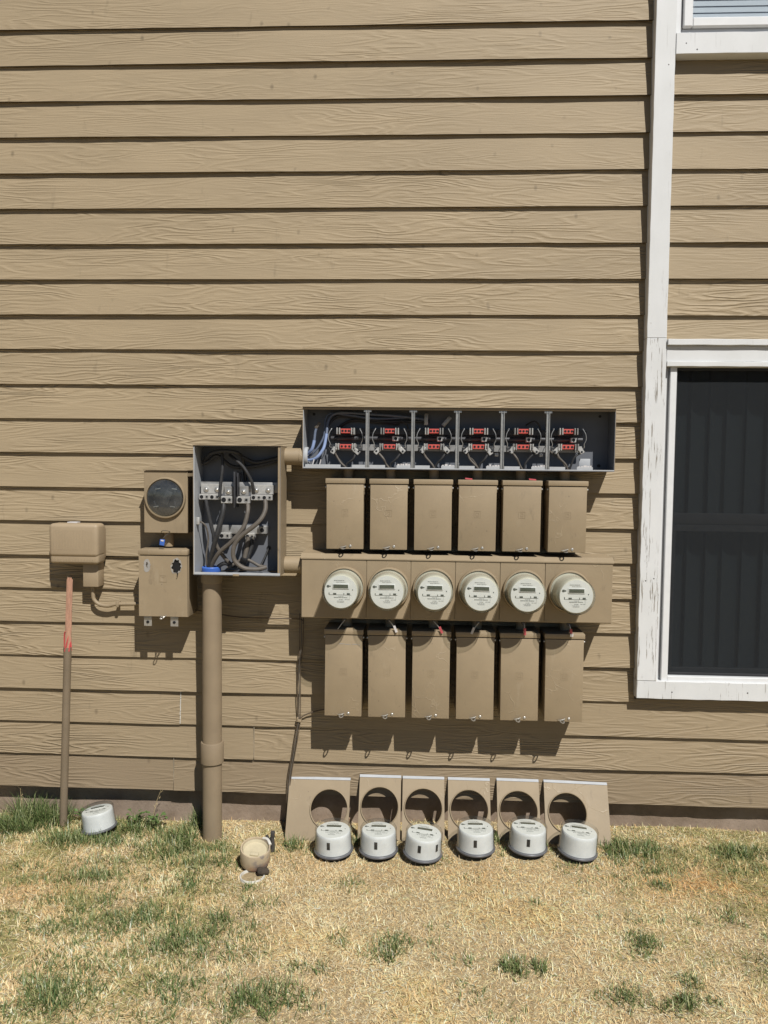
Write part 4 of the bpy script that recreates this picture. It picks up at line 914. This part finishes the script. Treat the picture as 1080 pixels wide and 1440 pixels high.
# ------------------------------------------------------------------ loose cover plates leaning on the wall
def make_plate(wl, wr, name='cover_plate'):
    """origin at foot, hole centre at x=0; stands in XZ, front at y=0"""
    o = MB().plate_hole(-wl, wr, 0.0, 0.2545, 0.0, 0.133, 0.0805, 0.0, 0.0016)
    o = o.build(name, 'enamel', None, bevel=0.0004, seg=1); tag(o, 'x', 'panel')
    MB().lathe([(0.0845, 0.0), (0.0855, 0.002), (0.0850, 0.0048), (0.0830, 0.0058), (0.0812, 0.0048), (0.0802, 0.002), (0.0802, -0.001)], 48, Matrix.Translation((0, 0, 0.133)) @ Matrix.Rotation(PI / 2, 4, 'X')).build('rim', 'enamel', o)
    mb = MB(); cs = [(-0.0006, 0.2555), (0.0064, 0.2675), (0.0085, 0.2665), (0.0016, 0.2552)]
    e0, e1 = [[mb.bm.verts.new((x, a, b)) for a, b in cs] for x in (-wl, wr)]
    for i in range(4): j = (i + 1) % 4; mb.bm.faces.new((e0[i], e0[j], e1[j], e1[i]))
    mb.bm.faces.new(e0[::-1]); mb.bm.faces.new(e1); mb.build('top_flange', 'lip', o, smooth=False)
    MB().box(-wl, wr, -0.0006, 0.0006, 0.2465, 0.2561).build('bare_edge', 'lip', o) if False else None
    for s, x in ((0, -wl), (1, wr - 0.0014)): MB().box(x, x + 0.0014, 0.0018, 0.015, 0.002, 0.2555).build('side_flange', 'enamel', o)
    return o
pA, pB, pC = make_plate(0.186, 0.089), make_plate(0.0925, 0.0925), make_plate(0.098, 0.181)
PL = [(pA, -0.380, -0.132, 0.000, 0.020, 'wide blank-sided cover plate at the left end of the leaning row'),
      (pB, -0.157, -0.122, 0.012, 0.000, 'second leaning cover plate from the left, narrow with centred hole'),
      (None, 0.036, -0.124, 0.012, -0.004, 'third leaning cover plate from the left, narrow with centred hole'),
      (None, 0.236, -0.124, 0.012, 0.010, 'fourth leaning cover plate from the left, touching the third'),
      (None, 0.450, -0.124, 0.014, -0.020, 'fifth leaning cover plate, narrow one next to wide right-hand plate'),
      (pC, 0.660, -0.128, 0.014, -0.045, 'wide leaning cover plate at the right end, tilted down to right')]
for i, (o, x, y, z, ry, lab) in enumerate(PL):
    if o is None: o = copy_tree(pB)
    lean = math.asin(min(0.9, (-y - 0.006) / 0.258)); o.location = (x, y, z); o.rotation_euler = (-lean, -ry * 0.6, random.uniform(-.02, .02))
    tag(o, lab, 'panel', 'meter cover plates leaning on the wall')
for i, (x, y, z, rot, lab) in enumerate(((-0.305, -0.05, 0.03, (0.3, 0.15, 0.2), 'small solid sliver imitating sunlight, seen through the leftmost leaning plate'), (0.262, -0.06, 0.03, (0.4, 0.1, 0.0), 'small solid sliver imitating sunlight, seen through the fourth leaning plate'))):
    o = MB().obox((0, 0, 0.03), (0.022, 0.006, 0.075), rot).build('sun_sliver', 'sun_patch', None, loc=(x, y, z - .02)); tag(o, lab, 'sun_patch', 'stand-in sun slivers behind the plates')  # added solids that imitate slivers of sunlight behind the plates

# ------------------------------------------------------------------ removed meters standing on the grass
gm = [make_meter(False, 1), make_meter(False, 2), make_meter(False, 0)]
GM = [(0, -0.339, -0.245, 'removed meter on the grass in front of the leftmost leaning plate'), (0, -0.152, -0.232, 'removed meter on the grass, second from the left of the row'),
      (1, 0.033, -0.255, 'removed meter on the grass with two black stickers on its side'), (0, 0.253, -0.225, 'removed meter on the grass, fourth of the row'),
      (0, 0.470, -0.215, 'removed meter on the grass, second from the right of the row'), (2, 0.674, -0.225, 'removed meter at the right end of the row, without any sticker'),
      (2, -1.404, -0.085, 'removed meter alone in green grass beside the thin riser')]
used = set()
for i, (k, x, y, lab) in enumerate(GM):
    o = gm[k] if k not in used else copy_tree(gm[k]); used.add(k)
    tilt = [0.05, 0.02, 0.06, 0.03, 0.02, 0.02, -0.06][i]; roll = [-0.02, 0.0, 0.07, 0.0, 0.03, 0.08, -0.13][i]; yaw = [-.05, .02, -.12, .03, .0, -.1, .3][i]
    o.location = (x, y, 0.022 + float(gz(np.array(x), np.array(y)))); o.rotation_euler = Euler((tilt, roll, yaw)); o.scale = (0.95,) * 3 if i < 6 else (0.88,) * 3; tag(o, lab, 'meter', 'meters standing on the grass')
bd = MB().lathe([(0.010, 0.0), (0.011, 0.002), (0.009, 0.006), (0.0, 0.007)], 16).build('bottle_cap', 'pvc', None, loc=(-1.385, -0.060, 0.0)); C.objects.unlink(bd); bpy.data.objects.remove(bd)

# ------------------------------------------------------------------ drain bits in the grass
cu = thing('cleanout_fitting', 'stained beige plastic drain fitting sitting tilted in the dry grass', 'fitting', (-0.648, -0.352, 0.016), (0.26, 0.08, 0.0))
cu.scale = (1.0, 1.0, 0.80)
MB().lathe([(0.0, 0.0), (0.050, 0.0), (0.058, 0.006), (0.0605, 0.020), (0.0605, 0.088), (0.0590, 0.092), (0.0545, 0.092), (0.0530, 0.084), (0.0520, 0.074)], 44).build('shell', 'cup', cu)
MB().lathe([(0.0519, 0.084), (0.050, 0.080), (0.046, 0.071), (0.030, 0.068), (0.0, 0.067)], 40).build('dish', 'cupin', cu)
MB().box(-0.016, 0.018, -0.030, -0.012, 0.067, 0.078).build('lug', 'cupin', cu, bevel=0.002)
MB().tube([(0.02, 0.055, 0.092), (0.04, 0.045, 0.098), (0.057, 0.020, 0.094)], 0.006, 8, 4).build('broken_rim', 'pvc', cu)
dp = thing('drain_pipe', 'white plastic pipe mouth flush with the grass in front of the stained fitting', 'pipe', (-0.640, -0.440, -0.032))
MB().lathe([(0.050, -0.06), (0.050, 0.036), (0.049, 0.040), (0.045, 0.040), (0.044, 0.036), (0.044, 0.0)], 36).build('wall', 'pvc', dp)
MB().lathe([(0.0438, 0.026), (0.03, 0.020), (0.0, 0.018)], 30).build('silt', 'soil2', dp)
vs = thing('valve_stub', 'dark iron valve stub poking up behind the stained drain fitting', 'valve', (-0.602, -0.235, -0.022), (0, 0.05, 0))
MB().tube([(0, 0, -.02), (0.002, 0, 0.050), (-0.004, 0, 0.085)], 0.009, 10, 4).build('stem', 'iron', vs)
MB().box(-0.010, 0.008, -0.008, 0.008, 0.082, 0.112).build('head', 'iron', vs, bevel=0.004)
MB().tube([(-0.004, 0, 0.060), (-0.018, -0.002, 0.078), (-0.026, -0.002, 0.092)], 0.0065, 8, 3).build('lever', 'iron', vs)
st = MB().obox((0, 0, 0), (0.05, 0.03, 0.022), (0.2, 0.3, 0.5)).build('dirt_clod', 'soil', None, bevel=0.009, seg=3, loc=(-0.60, -0.425, 0.018)); tag(st, 'dark clod of earth beside the white pipe mouth', 'soil')

# ------------------------------------------------------------------ grass
TUFT = [  # x, y, radius x, radius y, strength, height
 (-1.708, -0.010, .16, .08, 1.25, .13), (-1.783, -0.08, .14, .08, 1.0, .09), (-1.40, -0.18, .20, .08, 1.05, .055), (-1.266, -0.03, .15, .07, 1.1, .06), (-1.105, -0.22, .26, .08, 1.0, .055), (-1.01, -0.13, .14, .07, .9, .06), (-1.15, -0.05, .08, .04, .9, .05),
 (-0.965, -0.02, .05, .05, 1.0, .10), (-0.848, -0.353, .15, .07, 1.0, .055), (-0.905, -0.50, .15, .10, .6, .05), (-0.958, -0.778, .20, .14, .55, .05), (-1.17, -0.84, .15, .10, .35, .05), (-1.113, -1.187, .15, .09, .9, .06), (-1.25, -1.238, .10, .07, .8, .05),
 (-1.269, -0.474, .09, .06, .7, .05), (-0.80, -0.88, .12, .10, .6, .06), (-0.672, -0.80, .06, .10, .7, .07), (-0.707, -0.95, .05, .05, .8, .05), (-0.462, -1.147, .13, .08, .9, .06), (-0.788, -1.087, .08, .03, .8, .04), (-0.722, -1.17, .05, .03, .8, .04),
 (-0.522, -0.19, .045, .04, .8, .06), (-0.241, -0.474, .07, .06, .45, .04), (-0.027, -0.879, .10, .07, .75, .05), (0.322, -0.931, .05, .04, .85, .05), (0.415, -0.925, .03, .03, .8, .05), (0.887, -0.177, .18, .10, .75, .05), (0.97, -0.30, .12, .08, .4, .05), (0.959, -0.42, .06, .03, 1.0, .04),
 (1.356, -0.175, .13, .07, .65, .05), (0.785, -0.789, .06, .05, .65, .05), (0.85, -0.988, .05, .04, .85, .05), (0.83, -1.076, .09, .04, .85, .045), (0.657, -1.046, .07, .05, .6, .04), (0.176, -1.043, .06, .05, .45, .04), (-0.648, -0.526, .06, .05, .4, .04), (-1.11, -0.654, .14, .08, .4, .05), (-1.25, -0.33, .10, .06, .5, .05),
 (-1.05, -1.05, .2, .06, .4, .05), (-0.30, -1.0, .05, .04, .4, .04), (0.1, -0.72, .08, .05, .25, .04), (1.15, -0.62, .10, .06, .4, .05), (0.62, -0.33, .07, .05, .4, .04), (0.1, -0.30, .06, .04, .35, .04), (-0.26, -0.14, .03, .05, .7, .05), (0.35, -0.13, .03, .04, .7, .05), (-1.9, -0.5, .2, .2, .5, .05), (1.8, -0.7, .3, .3, .3, .05)]
for _ in range(110): TUFT.append((random.uniform(-2.0, 1.8), random.uniform(-1.4, -0.1), random.uniform(.02, .07), random.uniform(.015, .05), random.uniform(.15, .45), .04))
for _ in range(70): TUFT.append((random.uniform(-2.0, -0.55), random.uniform(-1.3, -0.1), random.uniform(.05, .16), random.uniform(.03, .09), random.uniform(.2, .55), .045))
for _ in range(22): TUFT.append((random.uniform(0.7, 1.7), random.uniform(-0.9, -0.1), random.uniform(.05, .14), random.uniform(.03, .07), random.uniform(.2, .45), .04))
def vnoise(x, y, s, seed):
    r = np.random.default_rng(seed); g_ = r.random((64, 64))
    u = (x / s) % 63; v = (y / s) % 63; i = u.astype(int); j = v.astype(int); fu = u - i; fv = v - j
    fu = fu * fu * (3 - 2 * fu); fv = fv * fv * (3 - 2 * fv)
    return (g_[i, j] * (1 - fu) * (1 - fv) + g_[i + 1, j] * fu * (1 - fv) + g_[i, j + 1] * (1 - fu) * fv + g_[i + 1, j + 1] * fu * fv)
OBST = [(-0.890, -0.106, 0.045), (-0.640, -0.440, 0.050), (-0.648, -0.345, 0.055)] + [(x, y, 0.07) for _, x, y, _ in GM]
def blades(name, x, y, L_, elev, az, wd, colr, mat, label, cat='grass', bendk=1.0, zj=0.002):
    n = len(x)
    z = gz(x, y) - 0.002 + rng.uniform(0, zj, n)
    dx, dy = np.cos(az), np.sin(az); ce, se = np.cos(elev), np.sin(elev)
    px, py = -dy, dx
    bend = rng.uniform(-0.1, 0.55, n) * bendk
    P0 = np.stack([x, y, z], -1)
    mid = P0 + (L_ * 0.55)[:, None] * np.stack([dx * ce, dy * ce, se], -1)
    e2 = elev - bend * 1.1
    tip = mid + (L_ * 0.45)[:, None] * np.stack([dx * np.cos(e2), dy * np.cos(e2), np.sin(e2)], -1)
    side = np.stack([px, py, rng.uniform(-.3, .3, n)], -1) * (wd / 2)[:, None]
    V = np.stack([P0 - side, P0 + side, mid + side * .85, mid - side * .85, tip], 1)
    V[:, :, 1] = np.minimum(V[:, :, 1], 0.054)
    V = V.reshape(-1, 3)
    base = np.arange(n) * 5
    loops = np.stack([base, base + 1, base + 2, base + 3, base + 3, base + 2, base + 4], -1).reshape(-1)
    starts = np.stack([np.arange(n) * 7, np.arange(n) * 7 + 4], -1).reshape(-1)
    me = bpy.data.meshes.new(name); me.vertices.add(n * 5); me.vertices.foreach_set('co', V.astype(np.float32).reshape(-1))
    me.loops.add(n * 7); me.loops.foreach_set('vertex_index', loops.astype(np.int32))
    me.polygons.add(n * 2); me.polygons.foreach_set('loop_start', starts.astype(np.int32))
    me.update(calc_edges=True)
    at = me.attributes.new('blade_colour', 'FLOAT_COLOR', 'POINT')
    cc = np.repeat(np.concatenate([colr, np.ones((n, 1))], 1), 5, axis=0)
    at.data.foreach_set('color', cc.astype(np.float32).reshape(-1))
    me.materials.append(M[mat]); me.validate()
    o = bpy.data.objects.new(name, me); C.objects.link(o); o['kind'] = 'stuff'; tag(o, label, cat)
    return o
def keep_free(x, y):
    k = np.ones(len(x), bool)
    for ox_, oy_, r in OBST: k &= (x - ox_) ** 2 + (y - oy_) ** 2 > r * r
    return k
def greenness(x, y):
    g_ = np.zeros(len(x)); hgt = np.full(len(x), 0.04)
    for tx, ty, rx, ry, s, h in TUFT:
        q = ((x - tx) / rx) ** 2 + ((y - ty) / ry) ** 2; wv = s * np.exp(-q * 0.95)
        hgt = np.where(wv > g_, h, hgt); g_ = np.maximum(g_, wv)
    br = vnoise(x + 20, y + 20, 0.045, 21) * 0.65 + vnoise(x + 20, y + 20, 0.13, 22) * 0.65
    return g_ * np.clip(2.1 * br - 0.32, 0.05, 1.4), hgt
def lawn():
    # dense lying straw in and around the view, thinner further out
    xs, ys = [], []
    for n, x0, x1, y0, y1 in ((500000, -2.05, 1.85, -1.45, 0.05), (70000, -3.2, 3.2, -2.7, 0.05)):
        xs.append(rng.uniform(x0, x1, n)); ys.append(rng.uniform(y0, y1, n))
    x = np.concatenate(xs); y = np.concatenate(ys); k = keep_free(x, y); x, y = x[k], y[k]; n = len(x)
    g_, h_ = greenness(x, y)
    p1 = vnoise(x + 9, y + 9, 0.22, 1); p2 = vnoise(x + 9, y + 9, 0.07, 2); p3 = vnoise(x + 9, y + 9, 0.5, 3); p4 = vnoise(x + 9, y + 9, 0.11, 4)
    u = rng.random(n)
    A = np.array([(0.90, 0.71, 0.40), (0.86, 0.63, 0.32), (0.92, 0.78, 0.50), (0.78, 0.52, 0.24), (0.50, 0.33, 0.155), (0.94, 0.86, 0.64)])
    w_ = np.stack([0.34 + 0 * u, 0.24 + 0.3 * (p3 - .5), 0.20 + 0.3 * (p1 - .5), 0.16 + 0.5 * np.clip(p3 - .5, 0, 1), 0.09 + 0.2 * np.clip(p2 - .55, 0, 1), 0.09 + 0 * u], -1); w_ = np.clip(w_, 0.01, None); w_ /= w_.sum(1, keepdims=True)
    cum = np.cumsum(w_, 1); idx = (u[:, None] > cum).sum(1).clip(0, 5); L_dark = (idx == 4)
    col_ = A[idx] * rng.uniform(0.78, 1.14, (n, 1)) * (0.91 + 0.26 * p2 + 0.18 * p3)[:, None]
    gold = np.clip(p1 * 1.6 - 0.75, 0, 1)[:, None]; col_ = col_ * (1 - gold * np.array((0.02, 0.10, 0.26)))
    # a faint living tinge over wide areas, mostly left and right
    p5 = vnoise(x + 9, y + 9, 0.05, 31); side = np.clip(np.where(x < 0, (-x - 0.35) * 1.5, (x - 0.45) * 1.2), 0.05, 1.0)
    tinge = np.clip(p4 * 1.1 + p1 * .8 + p5 * .5 - 1.0, 0, 1) * side
    isg = rng.random(n) < np.clip(tinge * 1.25 + 0.012, 0, .75)
    # sandy red-brown wear in places
    red = np.clip(np.exp(-(((x - 1.15) / .28) ** 2 + ((y + 0.42) / .13) ** 2)) + np.exp(-(((x + 1.45) / .3) ** 2 + ((y + 0.55) / .16) ** 2)) * .7 + np.exp(-(((x - 0.1) / .9) ** 2 + ((y + 0.36) / .10) ** 2)) * .45, 0, 1)
    col_ = col_ * (1 - 0.30 * red[:, None] * np.array((0.25, 0.75, 1.1)))
    col_[isg] = np.array((0.42, 0.38, 0.15)) * rng.uniform(0.75, 1.25, (isg.sum(), 1))
    az = vnoise(x + 5, y + 7, 0.16, 6) * 4 * PI + rng.normal(0, 1.7, n)
    elev = np.abs(rng.normal(0.05, 0.10, n)) + rng.uniform(0.2, 1.0, n) * (rng.random(n) < .11)
    L_ = rng.uniform(0.009, 0.031, n) * (0.7 + 0.6 * p1 + 0.7 * np.clip(-x - 0.6, 0, 1) * p3)
    wd = rng.uniform(0.0012, 0.0027, n)
    blades('dry_grass', x, y, L_, elev, az, wd, np.clip(col_, 0, .96), 'straw', 'dry straw-coloured lawn grass lying in front of the wall', bendk=0.35)
    # green tufts
    x = rng.uniform(-2.2, 2.1, 400000); y = rng.uniform(-1.5, 0.04, 400000)
    g_, h_ = greenness(x, y); cl = vnoise(x + 3, y + 3, 0.045, 8)
    k = (rng.random(len(x)) < np.clip(g_ * (0.30 + 1.15 * cl) - 0.07, 0, 1) * 0.62) & keep_free(x, y)
    x, y, g_, h_ = x[k], y[k], g_[k], h_[k]; n = len(x)
    A = np.array([(0.095, 0.150, 0.045), (0.150, 0.205, 0.065), (0.24, 0.275, 0.105), (0.42, 0.41, 0.19)])
    u = rng.random(n); idx = np.select([u < .25 + .2 * (g_ - .6), u < .62, u < .88], [0, 1, 2], 3)
    col_ = A[idx] * rng.uniform(0.8, 1.2, (n, 1))
    elev = np.clip(rng.normal(0.85, 0.35, n), 0.1, 1.5)
    L_ = h_ * rng.uniform(0.5, 1.15, n) * (0.6 + 0.5 * np.clip(g_, 0, 1))
    blades('green_grass', x, y, L_, elev, rng.uniform(0, 2 * PI, n), rng.uniform(0.0016, 0.0034, n), col_, 'green', 'green grass tufts growing through the dry lawn')
lawn()

# a few tall seed stems and broad-leaved weeds at the foot of the wall
def stem(x, y, h, lean, label):
    o = thing('weed_stem', label, 'weed', (x, y, 0), group='tall weeds at the wall')
    MB().tube([(0, 0, -.01), (lean * .3, -0.004, h * .5), (lean, -0.006, h)], lambda t: 0.0016 * (1 - .5 * t), 5, 4).build('stem', 'straw_stub', o)
    mb = MB()
    for i in range(7):
        t = 0.45 + 0.55 * i / 6; p = Vector((lean * t, -0.005, h * t)); a = random.uniform(0, 6.28); d = Vector((math.cos(a), math.sin(a), 0.9)) * random.uniform(.008, .018)
        s = Vector((-math.sin(a), math.cos(a), 0)) * 0.0016
        v = [mb.bm.verts.new(q) for q in (p, p + d * .5 + s, p + d, p + d * .5 - s)]; mb.bm.faces.new(v)
    mb.build('leaf', 'straw_stub', o)
stem(-0.945, -0.02, 0.17, -0.004, 'tall dry weed stem against the thick conduit')
stem(-1.19, -0.01, 0.155, 0.04, 'tall dry weed stem leaning right of the lone meter')
stem(-1.80, 0.0, 0.14, -0.006, 'tall dry weed stem in the green clump near the left edge')
def weed(x, y, label):
    o = thing('leafy_weed', label, 'weed', (x, y, 0.005), group='leafy weeds at the wall')
    leafm = None
    for i in range(16):
        a = random.uniform(0, 6.28); rr = random.uniform(0.01, 0.05); zz = random.uniform(0.012, 0.045); s = random.uniform(0.010, 0.018)
        mb = MB(); c0 = [(-.2, 0, 0), (.3, .42, .1), (.8, .5, .12), (1.25, 0, 0), (.8, -.5, .12), (.3, -.42, .1)]
        mid = mb.bm.verts.new((.5, 0, -.05)); vv = [mb.bm.verts.new(p) for p in c0]
        for k in range(6): mb.bm.faces.new((mid, vv[k], vv[(k + 1) % 6]))
        if leafm is None: leafm = mb.build('leaf', 'leaf', o); q = leafm
        else: mb.bm.free(); q = leafm.copy(); C.objects.link(q)
        q.location = (rr * math.cos(a), rr * math.sin(a) * .6, zz); q.rotation_euler = (random.uniform(-.4, .4), random.uniform(-.6, .1), a); q.scale = (s, s, s)
        MB().tube([(0, 0, 0), (rr * .5 * math.cos(a), rr * .3 * math.sin(a), zz * .8), (rr * math.cos(a), rr * math.sin(a) * .6, zz)], 0.0009, 4, 2).build('stalk', 'leaf', o)
M['leaf'] = simple('weed_leaf', (0.12, 0.19, 0.055), 0.55, var=0.2)
weed(-1.27, -0.015, 'low leafy weed just right of the lone meter'); weed(-1.50, 0.0, 'low leafy weed between the thin riser and the lone meter'); weed(-1.16, -0.03, 'low leafy weed farther right, towards the thick conduit')
